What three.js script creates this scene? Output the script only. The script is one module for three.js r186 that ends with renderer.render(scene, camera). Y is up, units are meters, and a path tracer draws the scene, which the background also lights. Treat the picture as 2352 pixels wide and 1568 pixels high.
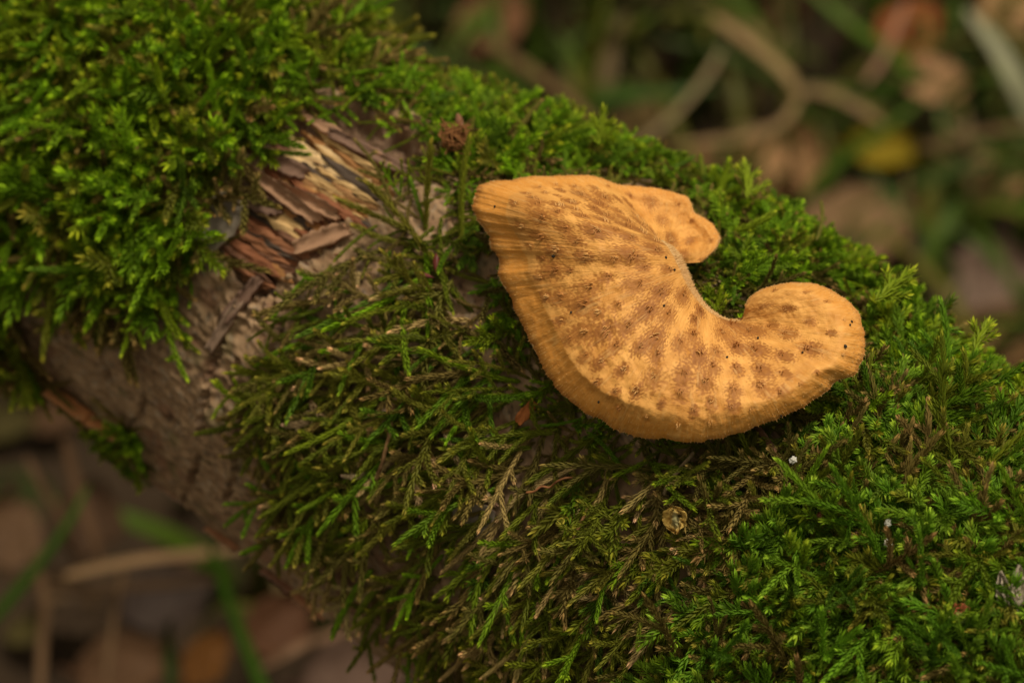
import * as THREE from 'three';
import { mergeGeometries } from 'three/addons/utils/BufferGeometryUtils.js';
import { createNoise3D, createNoise2D } from 'simplex-noise';

// ------------------------------------------------------------ camera, sky, sun, exposure
const scene = new THREE.Scene();
const camera = new THREE.PerspectiveCamera(10.19, 1.5, 0.05, 200);
camera.position.set(0, 0.42426, 0.42426);
camera.lookAt(0, 0, 0);
camera.focus = 0.537;
camera.userData.fStop = 18;
scene.add(camera);
const renderer = new THREE.WebGLRenderer({ antialias: true });
renderer.toneMapping = THREE.LinearToneMapping;
renderer.toneMappingExposure = 2.0;
renderer.shadowMap.enabled = true;
{ // even overcast sky, brighter overhead
  const w = 64, h = 32, a = new Float32Array(w * h * 4);
  for (let y = 0; y < h; y++) for (let x = 0; x < w; x++) {
    const el = ((y + 0.5) / h - 0.5) * Math.PI, g = 0.30 + 0.70 * Math.pow(Math.max(0, Math.sin(el)), 1.2), o = (y * w + x) * 4;
    a[o] = 0.36 * g; a[o + 1] = 0.325 * g; a[o + 2] = 0.245 * g; a[o + 3] = 1;
  }
  const t = new THREE.DataTexture(a, w, h, THREE.RGBAFormat, THREE.FloatType);
  t.mapping = THREE.EquirectangularReflectionMapping; t.magFilter = THREE.LinearFilter; t.needsUpdate = true;
  scene.background = t; scene.environment = t;
  scene.backgroundIntensity = 1; scene.environmentIntensity = 1;
}
const sun = new THREE.DirectionalLight(new THREE.Color(1, 0.91, 0.74), 1.5);
sun.position.set(0.28, 1.0, -0.08); sun.castShadow = true; sun.shadow.radius = 28;
sun.shadow.camera.left = sun.shadow.camera.bottom = -0.4; sun.shadow.camera.right = sun.shadow.camera.top = 0.4;
sun.shadow.camera.near = 0.1; sun.shadow.camera.far = 3; sun.shadow.mapSize.set(2048, 2048);
scene.add(sun, sun.target);

// ------------------------------------------------------------ helpers
function rngOf(seed) { let s = seed >>> 0; return () => { s = (s + 0x6d2b79f5) | 0; let t = Math.imul(s ^ (s >>> 15), 1 | s); t = (t + Math.imul(t ^ (t >>> 7), 61 | t)) ^ t; return ((t ^ (t >>> 14)) >>> 0) / 4294967296; }; }
const noise = createNoise3D(rngOf(11)), noise2 = createNoise2D(rngOf(12));
const fbm = (x, y, z, o = 4) => { let s = 0, a = 0.5, f = 1; for (let i = 0; i < o; i++) { s += a * noise(x * f, y * f, z * f); a *= 0.5; f *= 2.03; } return s; };
const V = (x, y, z) => new THREE.Vector3(x, y, z);
const clamp = (x, a = 0, b = 1) => Math.max(a, Math.min(b, x));
const lerp = (a, b, t) => a + (b - a) * t;
const smooth = (a, b, x) => { const t = clamp((x - a) / (b - a)); return t * t * (3 - 2 * t); };
const mixc = (a, b, t) => [lerp(a[0], b[0], t), lerp(a[1], b[1], t), lerp(a[2], b[2], t)];
const used = {};
function numbered(n) { if (used[n] === undefined) { used[n] = 0; return n; } used[n]++; return n + '_' + String(used[n]).padStart(3, '0'); }
function tag(o, label, category, group, kind) { o.userData.label = label; if (category) o.userData.category = category; if (group) o.userData.group = group; if (kind) o.userData.kind = kind; return o; }
function thing(name, label, category, pos, group) { const g = new THREE.Group(); g.name = numbered(name); if (pos) g.position.copy(pos); tag(g, label, category, group); scene.add(g); return g; }
function mesh(name, geo, mat, parent) { const m = new THREE.Mesh(geo, mat); m.name = name; m.castShadow = m.receiveShadow = true; if (parent) parent.add(m); return m; }
function top(name, geo, mat, label, category, group) { const m = mesh(numbered(name), geo, mat, scene); return tag(m, label, category, group); }
// recentre a geometry made in world coordinates on its own base, for a child of a thing at that base
const rebase = (geo, p) => geo.translate(-p.x, -p.y, -p.z);
function mat(color, rough = 0.8, opt = {}) { const m = new THREE.MeshPhysicalMaterial({ roughness: rough, side: THREE.DoubleSide, specularIntensity: 0.25, ...opt }); m.color.setRGB(...color); return m; }
class Geo { // triangle collector with colours
  constructor() { this.p = []; this.c = []; this.uv = []; this.i = []; }
  v(x, y, z, c = [1, 1, 1], u = 0, w = 0) { this.p.push(x, y, z); this.c.push(c[0], c[1], c[2]); this.uv.push(u, w); return this.p.length / 3 - 1; }
  vv(q, c, u, w) { return this.v(q.x, q.y, q.z, c, u, w); }
  t(a, b, c) { this.i.push(a, b, c); }
  q(a, b, c, d) { this.i.push(a, b, c, a, c, d); }
  done(flat = false) {
    let g = new THREE.BufferGeometry();
    g.setAttribute('position', new THREE.Float32BufferAttribute(this.p, 3));
    g.setAttribute('color', new THREE.Float32BufferAttribute(this.c, 3));
    g.setAttribute('uv', new THREE.Float32BufferAttribute(this.uv, 2));
    g.setIndex(this.i); if (flat) g = g.toNonIndexed();
    g.computeVertexNormals(); return g;
  }
}

// ------------------------------------------------------------ layout: where a spot of the photograph (2352 x 1568) lies in the place
const CAM = camera.position.clone(), S2 = Math.SQRT1_2, FW = V(0, -S2, -S2), RT = V(1, 0, 0), UP = V(0, S2, -S2);
const KP = 784 / Math.tan(10.19 / 2 * Math.PI / 180);
const ray = (x, y) => FW.clone().addScaledVector(RT, (x - 1176) / KP).addScaledVector(UP, (784 - y) / KP);
const spot = (x, y, depth) => CAM.clone().addScaledVector(ray(x, y), depth);            // depth in metres from the camera
function toPhoto(p) { const d = p.clone().sub(CAM), z = d.dot(FW); return [1176 + KP * d.dot(RT) / z, 784 - KP * d.dot(UP) / z, z]; }
const spotY = (x, y, h) => { const v = ray(x, y); return CAM.clone().addScaledVector(v, (h - CAM.y) / v.y); };  // on the level h
// the fallen branch: axis from LA along LD, growing thicker towards the lower right
const LA = V(0, -0.0097, 0), az = 40.2 * Math.PI / 180, el = -3.4 * Math.PI / 180;
const LD = V(Math.cos(az) * Math.cos(el), Math.sin(el), Math.sin(az) * Math.cos(el));
const LE1 = V(0, 1, 0).addScaledVector(LD, -LD.y).normalize(), LE2 = V().crossVectors(LD, LE1).normalize().multiplyScalar(1);
if (LE2.z < 0) LE2.negate();
const LR = (s) => 0.0464 + 0.04 * Math.min(s, 0.03) + 0.015 * Math.max(0, s - 0.03);
const logN = (th) => LE1.clone().multiplyScalar(Math.cos(th)).addScaledVector(LE2, Math.sin(th));
const logP = (s, th, h = 0) => LA.clone().addScaledVector(LD, s).addScaledVector(logN(th), LR(s) + h - 0.0085 * smooth(0.15, -0.5, th) * smooth(0.035, -0.06, s) - 0.0070 * smooth(0.35, -0.45, th) * smooth(0.02, 0.09, s) - 0.0034 * smooth(0.25, -0.4, th));
function onLog(x, y, h = 0) { // where the line of sight through a photo spot meets the branch
  const v = ray(x, y), o = CAM.clone().sub(LA), vp = v.clone().addScaledVector(LD, -v.dot(LD)), op = o.clone().addScaledVector(LD, -o.dot(LD));
  let R = 0.0474, s = 0, t = 0;
  for (let i = 0; i < 6; i++) {
    const a = vp.dot(vp), b = op.dot(vp), c = op.dot(op) - (R + h) ** 2, D = b * b - a * c;
    t = (-b - Math.sqrt(Math.max(0, D))) / a; s = o.clone().addScaledVector(v, t).dot(LD); R = LR(s);
  }
  const q = o.addScaledVector(v, t).addScaledVector(LD, -s);
  return { s, th: Math.atan2(q.dot(LE2), q.dot(LE1)), p: q.clone().add(LA).addScaledVector(LD, s) };
}
const inPoly = (x, y, P) => { let k = false; for (let i = 0, j = P.length - 1; i < P.length; j = i++) if ((P[i][1] > y) !== (P[j][1] > y) && x < (P[j][0] - P[i][0]) * (y - P[i][1]) / (P[j][1] - P[i][1]) + P[i][0]) k = !k; return k; };
const segDist = (x, y, a, b) => { const dx = b[0] - a[0], dy = b[1] - a[1], t = clamp(((x - a[0]) * dx + (y - a[1]) * dy) / (dx * dx + dy * dy)); return Math.hypot(x - a[0] - t * dx, y - a[1] - t * dy); };
const lineDist = (x, y, L) => { let d = 1e9; for (let i = 0; i + 1 < L.length; i++) d = Math.min(d, segDist(x, y, L[i], L[i + 1])); return d; };
const polyDist = (x, y, P) => { const d = lineDist(x, y, [...P, P[0]]); return inPoly(x, y, P) ? -d : d; };   // negative inside
const WOOD = [[590, 440], [625, 350], [690, 315], [800, 305], [900, 365], [895, 410], [850, 470], [770, 505], [765, 560], [700, 590], [640, 640], [590, 690], [545, 660], [530, 600], [545, 520], [560, 480]];
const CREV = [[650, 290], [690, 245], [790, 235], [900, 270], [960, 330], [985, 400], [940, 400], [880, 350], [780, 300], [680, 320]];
const BARE = [[0, 610], [110, 575], [200, 630], [300, 655], [400, 690], [450, 640], [460, 600], [430, 570], [460, 460], [560, 460], [730, 590], [690, 650], [675, 780], [640, 850], [600, 920], [640, 1010], [660, 1110], [670, 1180], [770, 1265], [830, 1350], [930, 1460], [1040, 1568], [1000, 1640], [860, 1640], [600, 1400], [300, 1200], [100, 1010], [0, 900]];
const GAPS = [[[840, 330], [920, 370], [935, 420], [900, 470], [840, 510], [780, 550], [700, 600], [760, 480]], [[900, 1150], [960, 1130], [985, 1190], [960, 1260], [900, 1250]], [[1030, 1260], [1085, 1250], [1090, 1310], [1040, 1320]], [[1690, 1455], [1750, 1425], [1815, 1460], [1810, 1510], [1740, 1530]], [[1840, 1525], [1900, 1500], [1980, 1530], [1990, 1600], [1840, 1600]], [[1065, 1165], [1120, 1160], [1130, 1215], [1080, 1225]], [[980, 1470], [1060, 1450], [1120, 1568], [1000, 1600]], [[2110, 1480], [2150, 1470], [2160, 1530], [2115, 1540]]];
const CRACKS = [[[500, 720], [510, 780], [488, 850], [478, 910], [470, 985]], [[545, 830], [530, 900], [540, 960]], [[330, 920], [300, 990], [310, 1040]], [[420, 1190], [440, 1090], [460, 1050]], [[240, 830], [250, 880]], [[560, 930], [545, 1060], [520, 1160]], [[380, 960], [470, 1010]], [[610, 720], [640, 760], [620, 830]]];
const MOSSY = [[[-80, 690], [60, 740], [75, 900], [50, 1060], [-80, 1120]], [[215, 990], [325, 985], [335, 1075], [260, 1100]]];
const barkAt = (x, y) => { if (MOSSY.some((m) => inPoly(x, y, m))) return 40; const q = x + 22 * noise2(x * 0.02, y * 0.02), r = y + 22 * noise2(x * 0.02 + 50, y * 0.02); let d = Math.min(polyDist(q, r, BARE), polyDist(q, r, WOOD) - 34, polyDist(q, r, CREV) + 6); for (const g of GAPS) d = Math.min(d, polyDist(q, r, g)); return d; };

// ------------------------------------------------------------ ground
const YG = -0.32;
{
  const g = new Geo(), N = 150, rr = rngOf(3);
  for (let j = 0; j <= N; j++) for (let i = 0; i <= N; i++) { // dense near the branch, wide apart far off
    const w = (t) => { const k = (t / N) * 2 - 1; return Math.sign(k) * (0.5 * Math.abs(k) + 60 * Math.pow(Math.abs(k), 9)); };
    const x = w(i), z = w(j), far = smooth(0.3, 3, Math.hypot(x, z));
    const y = YG + 0.010 * fbm(x * 14, 0.3, z * 14) * (1 - far) + far * 0.3 * fbm(x * 0.2, 7, z * 0.2);
    const n = 0.5 + 0.5 * fbm(x * 60, 5, z * 60);
    g.v(x, y, z, mixc([0.016, 0.010, 0.006], [0.045, 0.028, 0.015], n), x * 10, z * 10);
  }
  for (let j = 0; j < N; j++) for (let i = 0; i < N; i++) { const a = j * (N + 1) + i; g.q(a, a + N + 1, a + N + 2, a + 1); }
  const m = mesh('ground', g.done(), mat([1, 1, 1], 0.95, { vertexColors: true }), scene);
  m.userData.kind = 'structure';
}

// ------------------------------------------------------------ fallen branch: bark, exposed wood, splinters, bark flakes
const branch = thing('fallen_branch', 'thick fallen branch with grey brown bark, overgrown with moss, lying across the picture', 'branch', LA);
{
  const s0 = -0.26, s1 = 0.24, ths = [];
  for (let t = -180; t < -60; t += 4) ths.push(t); for (let t = -60; t < 140; t += 0.55) ths.push(t); for (let t = 140; t <= 180; t += 4) ths.push(t);
  const ss = []; for (let s = s0; s < s1;) { ss.push(s); s += (s > -0.115 && s < 0.03) ? 0.00045 : 0.0009; }
  const g = new Geo(), W = ths.length;
  for (const s of ss) for (const td of ths) {
    const th = td * Math.PI / 180; let h = 0, col;
    const a = s * 1000, b = th * 47; // mm along, mm round
    const n1 = fbm(a * 0.05, b * 0.05, 1), n2 = fbm(a * 0.25, b * 0.6, 9), n3 = fbm(a * 1.2, b * 1.9, 21, 3);
    h += 0.0016 * n1 + 0.0006 * n2 + 0.00018 * n3;
    const [x, y] = toPhoto(logP(s, th)); const face = td > -62 && td < 142 && x > -300 && x < 2600;
    let base = mixc([0.24, 0.145, 0.078], [0.37, 0.24, 0.138], clamp(0.5 + n2 * 1.0));
    base = mixc(base, [0.20, 0.095, 0.055], smooth(0.18, 0.5, fbm(a * 0.09, b * 0.12, 33)) * 0.7);
    base = mixc(base, [0.10, 0.095, 0.035], smooth(0.2, 0.5, fbm(a * 0.12, b * 0.1, 47)) * 0.55);
    base = mixc(base, [0.30, 0.25, 0.19], smooth(0.2, 0.4, fbm(a * 0.5, b * 0.5, 60, 3)) * 0.45);
    base = mixc(base, [0.055, 0.036, 0.025], smooth(0.22, 0.42, fbm(a * 0.5, b * 0.9, 77, 3)) * 0.75);
    col = base;
    if (face) {
      for (const L of CRACKS) { const q = x + 6 * noise2(x * 0.04, y * 0.04 + 9), d = lineDist(q, y, L), wd = 5 + 3 * noise2(x * 0.03, y * 0.03); if (d < 22) { h -= 0.0018 * (1 - smooth(wd * 0.4, wd * 1.3, d)); h += 0.0004 * smooth(22, 8, d) * smooth(3, 9, d); } }
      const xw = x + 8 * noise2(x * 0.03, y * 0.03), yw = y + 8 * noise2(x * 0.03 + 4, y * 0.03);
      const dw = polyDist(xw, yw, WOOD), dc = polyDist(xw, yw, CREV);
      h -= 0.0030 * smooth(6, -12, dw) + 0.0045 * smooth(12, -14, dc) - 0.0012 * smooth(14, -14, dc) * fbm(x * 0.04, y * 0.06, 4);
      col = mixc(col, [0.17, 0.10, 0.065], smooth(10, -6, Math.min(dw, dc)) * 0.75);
      const dark = polyDist(x, y, [[520, 690], [620, 620], [690, 600], [680, 660], [640, 760], [560, 740], [500, 720]]); // blackened rotten edge
      if (dark < 30) { const k = smooth(14, -10, dark + 18 * fbm(x * 0.03, y * 0.03, 5)); h += 0.0022 * k * fbm(x * 0.05, y * 0.05, 8, 3); }
      for (const gp of GAPS.slice(3, 6)) { const d = polyDist(x, y, gp); if (d < 0) col = mixc(col, [0.42, 0.27, 0.17], 0.75); }
    }
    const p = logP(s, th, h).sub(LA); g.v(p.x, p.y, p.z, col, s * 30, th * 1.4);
  }
  for (let j = 0; j + 1 < ss.length; j++) for (let i = 0; i + 1 < W; i++) { const k = j * W + i; g.q(k, k + 1, k + W + 1, k + W); }
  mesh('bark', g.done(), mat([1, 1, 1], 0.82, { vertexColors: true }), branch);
}
// frame on the branch: point, normal, along, around
function frame(s, th, h = 0) { const n = logN(th), p = logP(s, th, h); const a = LD.clone(), b = V().crossVectors(n, a).normalize(); return { p, n, a, b }; }
const M4 = (x, y, z, p) => new THREE.Matrix4().makeBasis(x, y, z).setPosition(p);
const rA = rngOf(71);
const woodMats = [[0.62, 0.43, 0.22], [0.66, 0.50, 0.30], [0.45, 0.24, 0.10], [0.30, 0.13, 0.07], [0.24, 0.12, 0.08], [0.50, 0.30, 0.15], [0.13, 0.11, 0.09], [0.36, 0.17, 0.10]].map((c) => mat([1, 1, 1], 0.75, { vertexColors: true, color: new THREE.Color().setRGB(...c) }));
woodMats.forEach((m, i) => m.color.setRGB(...[[0.44, 0.28, 0.12], [0.56, 0.38, 0.19], [0.30, 0.14, 0.05], [0.21, 0.08, 0.038], [0.15, 0.07, 0.04], [0.34, 0.18, 0.075], [0.075, 0.052, 0.038], [0.25, 0.105, 0.05]][i]));
function splinterGeo(seed, L, Wd, T) { // a flat sliver of wood: grain along x, ragged ends
  const r = rngOf(seed), g = new Geo(), n = 9, rows = [], m = 3;
  for (let i = 0; i <= n; i++) {
    const t = i / n, end = Math.min(1, Math.min(t, 1 - t) * 5), w = Wd * (0.25 + 0.75 * end) * (0.8 + 0.4 * r()), off = Wd * 0.25 * (r() - 0.5), row = [];
    for (let j = 0; j <= m; j++) { const u = j / m - 0.5, jx = (i === 0 || i === n) ? L * 0.09 * (r() - 0.5) : 0, f = 0.75 + 0.5 * r(); row.push([(t - 0.5) * L + jx, off + u * w, T * (0.5 + 0.5 * r()) * (1 - 1.2 * u * u), [f, f, f]]); }
    rows.push(row);
  }
  const id = rows.map((R) => R.map((q) => g.v(q[0], q[1], q[2], q[3])));
  const lo = rows.map((R) => [g.v(R[0][0], R[0][1], -T, R[0][3]), g.v(R[m][0], R[m][1], -T, R[m][3])]);
  for (let i = 0; i < n; i++) { for (let j = 0; j < m; j++) g.q(id[i][j], id[i + 1][j], id[i + 1][j + 1], id[i][j + 1]); g.q(lo[i][0], lo[i + 1][0], id[i + 1][0], id[i][0]); g.q(id[i][m], id[i + 1][m], lo[i + 1][1], lo[i][1]); }
  g.q(id[0][0], id[0][m], lo[0][1], lo[0][0]); g.q(id[n][m], id[n][0], lo[n][0], lo[n][1]);
  return g.done(true);
}
{ // the decayed wood laid open where the bark is gone
  const g = new Geo(), x0 = 520, x1 = 910, y0 = 295, y1 = 700, nx = 110, ny = 110, idx = [];
  for (let j = 0; j <= ny; j++) for (let i = 0; i <= nx; i++) {
    const x = lerp(x0, x1, i / nx), y = lerp(y0, y1, j / ny), o = onLog(x, y), a = o.s * 1000, b = o.th * 47;
    const grain = fbm(a * 0.12, b * 1.5, 3), f = fbm(a * 0.3, b * 0.7, 14);
    let c = mixc([0.15, 0.065, 0.035], [0.32, 0.16, 0.075], clamp(0.5 + grain));
    c = mixc(c, [0.55, 0.40, 0.22], smooth(0.1, 0.4, f) * smooth(620, 470, y));
    c = mixc(c, [0.07, 0.05, 0.04], smooth(0.2, 0.35, fbm(a * 0.2, b * 1.1, 88)) * 0.7);
    const p = logP(o.s, o.th, -0.0022 + 0.0009 * grain + 0.0008 * f).sub(LA);
    idx.push(polyDist(x, y, WOOD) < 4 ? g.v(p.x, p.y, p.z, c) : -1);
  }
  for (let j = 0; j < ny; j++) for (let i = 0; i < nx; i++) { const k = j * (nx + 1) + i, q = [idx[k], idx[k + 1], idx[k + nx + 2], idx[k + nx + 1]]; if (q.every((z) => z >= 0)) g.q(q[0], q[3], q[2], q[1]); }
  const wood = mesh('exposed_wood', g.done(), mat([1, 1, 1], 0.8, { vertexColors: true }), branch);
  wood.userData.label = 'torn patch of pale and red brown decayed wood without bark';
  const S = []; for (let i = 0; i < 7; i++) S.push(splinterGeo(200 + i, 0.0125, 0.0015, 0.0007));
  const put = (x, y, len, wid, ci, dev = 0, lift = 0.0) => {
    const o = onLog(x, y), f = frame(o.s, o.th, -0.0012 + lift), an = dev + 0.12 * (rA() - 0.5), X = f.a.clone().multiplyScalar(Math.cos(an)).addScaledVector(f.b, Math.sin(an)).addScaledVector(f.n, 0.10 * (rA() - 0.5)).normalize(), Y = V().crossVectors(f.n, X).normalize(), Z = V().crossVectors(X, Y);
    const m = mesh('splinter', S[Math.floor(rA() * S.length)], woodMats[ci], wood); m.applyMatrix4(M4(X, Y, Z, f.p.sub(LA))); m.scale.set(len, wid, 1 + rA());
  };
  // [x, y, length, width, tint] of the slivers one can tell apart
  for (const q of [[735, 375, 1.5, 1.5, 1], [790, 365, 1.2, 1.2, 1], [705, 395, 1.3, 1.1, 0], [745, 408, 1.6, 1.3, 1], [700, 420, 1.1, 0.9, 0], [815, 395, 1.3, 0.8, 0], [850, 385, 1.0, 0.7, 5], [790, 415, 1.0, 0.6, 6], [720, 400, 0.8, 0.5, 6], [840, 425, 1.0, 0.9, 6], [670, 365, 0.8, 1.3, 4], [655, 385, 0.7, 1.2, 3], [745, 440, 1.2, 0.9, 5], [700, 445, 1.1, 0.8, 2], [790, 450, 1.2, 1.0, 0], [820, 455, 0.8, 0.8, 5], [765, 470, 1.2, 0.8, 2], [730, 460, 0.9, 0.6, 3], [650, 415, 0.9, 0.9, 3], [640, 500, 1.0, 1.3, 0], [665, 515, 1.0, 1.2, 5], [690, 500, 0.9, 1.0, 2], [715, 520, 0.8, 0.9, 6], [680, 540, 1.0, 1.0, 0], [735, 500, 0.8, 0.9, 5], [610, 530, 1.0, 1.0, 3], [590, 555, 1.1, 1.1, 7], [625, 560, 1.2, 1.3, 3], [655, 565, 1.1, 1.1, 7], [690, 565, 0.8, 0.8, 4], [580, 590, 0.9, 1.1, 3], [605, 605, 0.9, 1.2, 2], [570, 625, 0.8, 1.0, 7], [630, 600, 0.8, 0.9, 4], [740, 540, 0.7, 1.1, 7], [725, 555, 0.7, 0.9, 3]]) put(...q, 0, 0.0006 * rA());
  for (let k = 0; k < 85; k++) { const x = 545 + 350 * rA(), y = 330 + 340 * rA(); if (polyDist(x, y, WOOD) > -14) continue; const up = y < 480 && x > 650; put(x, y, 0.5 + 0.8 * rA(), 0.45 + 0.5 * rA(), up ? [0, 2, 5, 2, 6, 6][Math.floor(rA() * 6)] : [3, 7, 4, 3, 6, 6][Math.floor(rA() * 6)], 0.1 * (rA() - 0.5), 0.0008 * rA()); }
}
const barkTone = [[0.24, 0.16, 0.11], [0.30, 0.17, 0.10], [0.17, 0.10, 0.07], [0.27, 0.22, 0.17], [0.44, 0.24, 0.115]];
function flakeGeo(seed, L, Wd, curl, T = 0.0007) { // a plate of bark, ragged, curling up at its rim
  const r = rngOf(seed), g = new Geo(), n = 12, m = 6, id = [[], []], ph = r() * 9;
  for (let k = 0; k < 2; k++) for (let j = 0; j <= m; j++) { const row = []; for (let i = 0; i <= n; i++) {
    const u = i / n - 0.5, v = j / m - 0.5, rag = 1 + 0.34 * fbm(u * 5 + ph, v * 5, seed, 3), x = u * L * rag, y = v * Wd * (1 - 1.1 * u * u) * rag * (1 + 0.25 * fbm(u * 7, ph, v)), e = v * v * 4;
    const f = 0.75 + 0.6 * (0.5 + 0.5 * fbm(u * 6, v * 8, ph));
    row.push(g.v(x, y, curl * Wd * e * (v > 0 ? 1 : 0.3) + 0.0005 * fbm(u * 8, v * 9, ph + 3) - k * T, k ? [f * 1.1, f * 0.85, f * 0.7] : [f, f, f])); } id[k].push(row); }
  for (let k = 0; k < 2; k++) for (let j = 0; j < m; j++) for (let i = 0; i < n; i++) k ? g.q(id[1][j][i], id[1][j + 1][i], id[1][j + 1][i + 1], id[1][j][i + 1]) : g.q(id[0][j][i], id[0][j][i + 1], id[0][j + 1][i + 1], id[0][j + 1][i]);
  const rim = []; for (let i = 0; i <= n; i++) rim.push([0, i]); for (let j = 1; j <= m; j++) rim.push([j, n]); for (let i = n - 1; i >= 0; i--) rim.push([m, i]); for (let j = m - 1; j > 0; j--) rim.push([j, 0]);
  rim.forEach((q, i) => { const w = rim[(i + 1) % rim.length]; g.q(id[1][q[0]][q[1]], id[1][w[0]][w[1]], id[0][w[0]][w[1]], id[0][q[0]][q[1]]); });
  return g.done();
}
{
  const mats = barkTone.map((c) => mat(c, 0.8, { vertexColors: true }));
  // photo spot, length mm, width mm, curl, turn from the branch's length, tint, lift mm
  const list = [[505, 520, 11, 6, 0.25, 1.35, 3, 1.2, 'pale grey brown flake of bark standing at the wood'], [655, 455, 14, 2.2, 0.6, -0.05, 1, 1.3], [715, 470, 11, 2.0, 0.7, 0.1, 1, 1.2], [590, 468, 9, 2.6, 0.5, 0.2, 2, 1], [800, 332, 17, 1.6, 0.4, 0.05, 1, 1.0], [850, 360, 15, 1.8, 0.4, 0.1, 2, 1.0], [745, 555, 9, 2.6, 0.4, 0.9, 1, 1.2], [655, 385, 8, 2.4, 0.4, 0.15, 2, 0.6], [520, 750, 10, 1.6, 0.5, 1.4, 0, 0.7], [560, 690, 9, 1.8, 0.5, 1.3, 2, 0.7],
    [178, 915, 9, 2.8, 0.9, 0.02, 4, 1.2, 'orange brown torn rim of bark along the lower edge'], [245, 968, 9, 2.4, 0.8, 0.16, 4, 1.2, 'orange brown torn rim of bark along the lower edge'], [520, 1235, 7, 3, 0.5, 0.1, 1, 0.3], [720, 1395, 8, 3, 0.5, 0.2, 1, 0.4], [640, 1330, 6, 2.4, 0.5, 0.0, 2, 0.4], [400, 1130, 7, 2.4, 0.4, 0.2, 0, 0.3], [1780, 1490, 8, 6, 0.2, 0.4, 3, 0.8], [1730, 1480, 6, 5, 0.3, 1.4, 1, 0.7], [1880, 1550, 10, 7, 0.2, 0.3, 3, 0.9], [1095, 1190, 7, 5, 0.2, 0.5, 3, 0.8], [2130, 1505, 6, 4, 0.3, 1.2, 2, 1.5]];
  list.forEach((q, i) => {
    const o = onLog(q[0], q[1]), f = frame(o.s, o.th, q[7] * 0.001), an = q[5], X = f.a.clone().multiplyScalar(Math.cos(an)).addScaledVector(f.b, Math.sin(an)), Y = V().crossVectors(f.n, X);
    const m = mesh('bark_flake', flakeGeo(300 + i, q[2] * 0.001, q[3] * 0.001, q[4]), mats[q[6]], branch); m.applyMatrix4(M4(X, Y, f.n, f.p.sub(LA))); if (q[8]) m.userData.label = q[8];
  });
}

// ------------------------------------------------------------ mushroom
// stations of the cap's fan: [inner x, inner y, inner Z, outer x, outer y, outer Z, Z at 0.4, Z at 0.8]: photo spots, Z = mm nearer than 0.6 m
const ST = [
  [1552, 606, 48.5, 1612, 602, 46.7, 46.5, 47], [1540, 594, 48.5, 1648, 566, 45.7, 46.5, 46], [1530, 584, 48.5, 1650, 532, 44.2, 44.2, 44.2], [1524, 576, 49, 1608, 482, 42.2, 43.7, 42.7], [1520, 570, 49.5, 1574, 450, 41.2, 43.7, 41.7], [1518, 566, 50, 1500, 431, 40.7, 44.2, 41.7], [1521, 563, 51, 1428, 424, 40.7, 44.7, 42.2], [1526, 561, 54, 1350, 402, 42.5, 51.1, 45.7],
  [1532, 562, 55.7, 1262, 403, 42, 54.6, 47.3], [1540, 566, 57.5, 1160, 413, 42.6, 59.1, 49.6], [1548, 572, 58.7, 1096, 430, 42.2, 61.8, 50.6], [1556, 582, 59.7, 1092, 500, 45.2, 62.8, 52.1], [1562, 592, 60.2, 1122, 560, 47.2, 63.8, 54.1], [1567, 603, 60.4, 1150, 640, 50.2, 64, 56.6], [1573, 614, 60.6, 1187, 722, 53.7, 65, 59.6], [1578, 626, 60.7, 1232, 812, 57.7, 66, 63.1],
  [1584, 640, 60.7, 1292, 906, 61.7, 67, 66.6], [1591, 655, 60.5, 1370, 966, 64.4, 67.6, 68.7], [1599, 670, 60.2, 1450, 1000, 64.8, 68.2, 69.7], [1612, 690, 60, 1590, 1016, 68, 67.7, 70.5], [1625, 705, 59.7, 1700, 992, 69, 67.1, 71.3], [1640, 718, 59.5, 1805, 955, 69, 66, 71], [1655, 728, 59, 1925, 886, 67.5, 65.5, 70], [1668, 734, 59, 1977, 832, 66, 65, 69],
  [1678, 737, 59, 1986, 765, 64.5, 64, 67.5], [1688, 739, 59, 1960, 702, 62.5, 63.5, 65.5], [1694, 738, 59, 1900, 660, 61, 63, 64], [1699, 737, 59, 1830, 648, 60, 62, 63], [1703, 735, 58.5, 1762, 660, 59, 61, 61.5], [1706, 732, 58, 1722, 684, 58, 60, 60], [1708, 729, 57.5, 1711, 712, 57.5, 58.5, 58.5]];
const NU = 460, NV = 130, capPos = [];
const NSt = ST.length - 1;
function station(u) { // smooth row between stations
  const f = clamp(u) * NSt, i = Math.min(NSt - 1, Math.floor(f)), t = f - i, P = [ST[Math.max(0, i - 1)], ST[i], ST[i + 1], ST[Math.min(NSt, i + 2)]];
  return ST[0].map((_, k) => { const [a, b, c, d] = P.map((r) => r[k]); return 0.5 * (2 * b + (c - a) * t + (2 * a - 5 * b + 4 * c - d) * t * t + (3 * b - a - 3 * c + d) * t * t * t); });
}
const notch = [[11.6, 0.35, 0.028], [12.5, 0.3, 0.02], [13.4, 0.25, 0.015], [17.1, 0.35, 0.02], [22.05, 0.28, 0.045], [22.6, 0.3, -0.015], [3.1, 0.45, 0.10], [18.6, 0.2, 0.012], [20.5, 0.2, 0.012], [7.4, 0.3, 0.012]];
const AFF = { s1: ST[10][4] };
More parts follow.
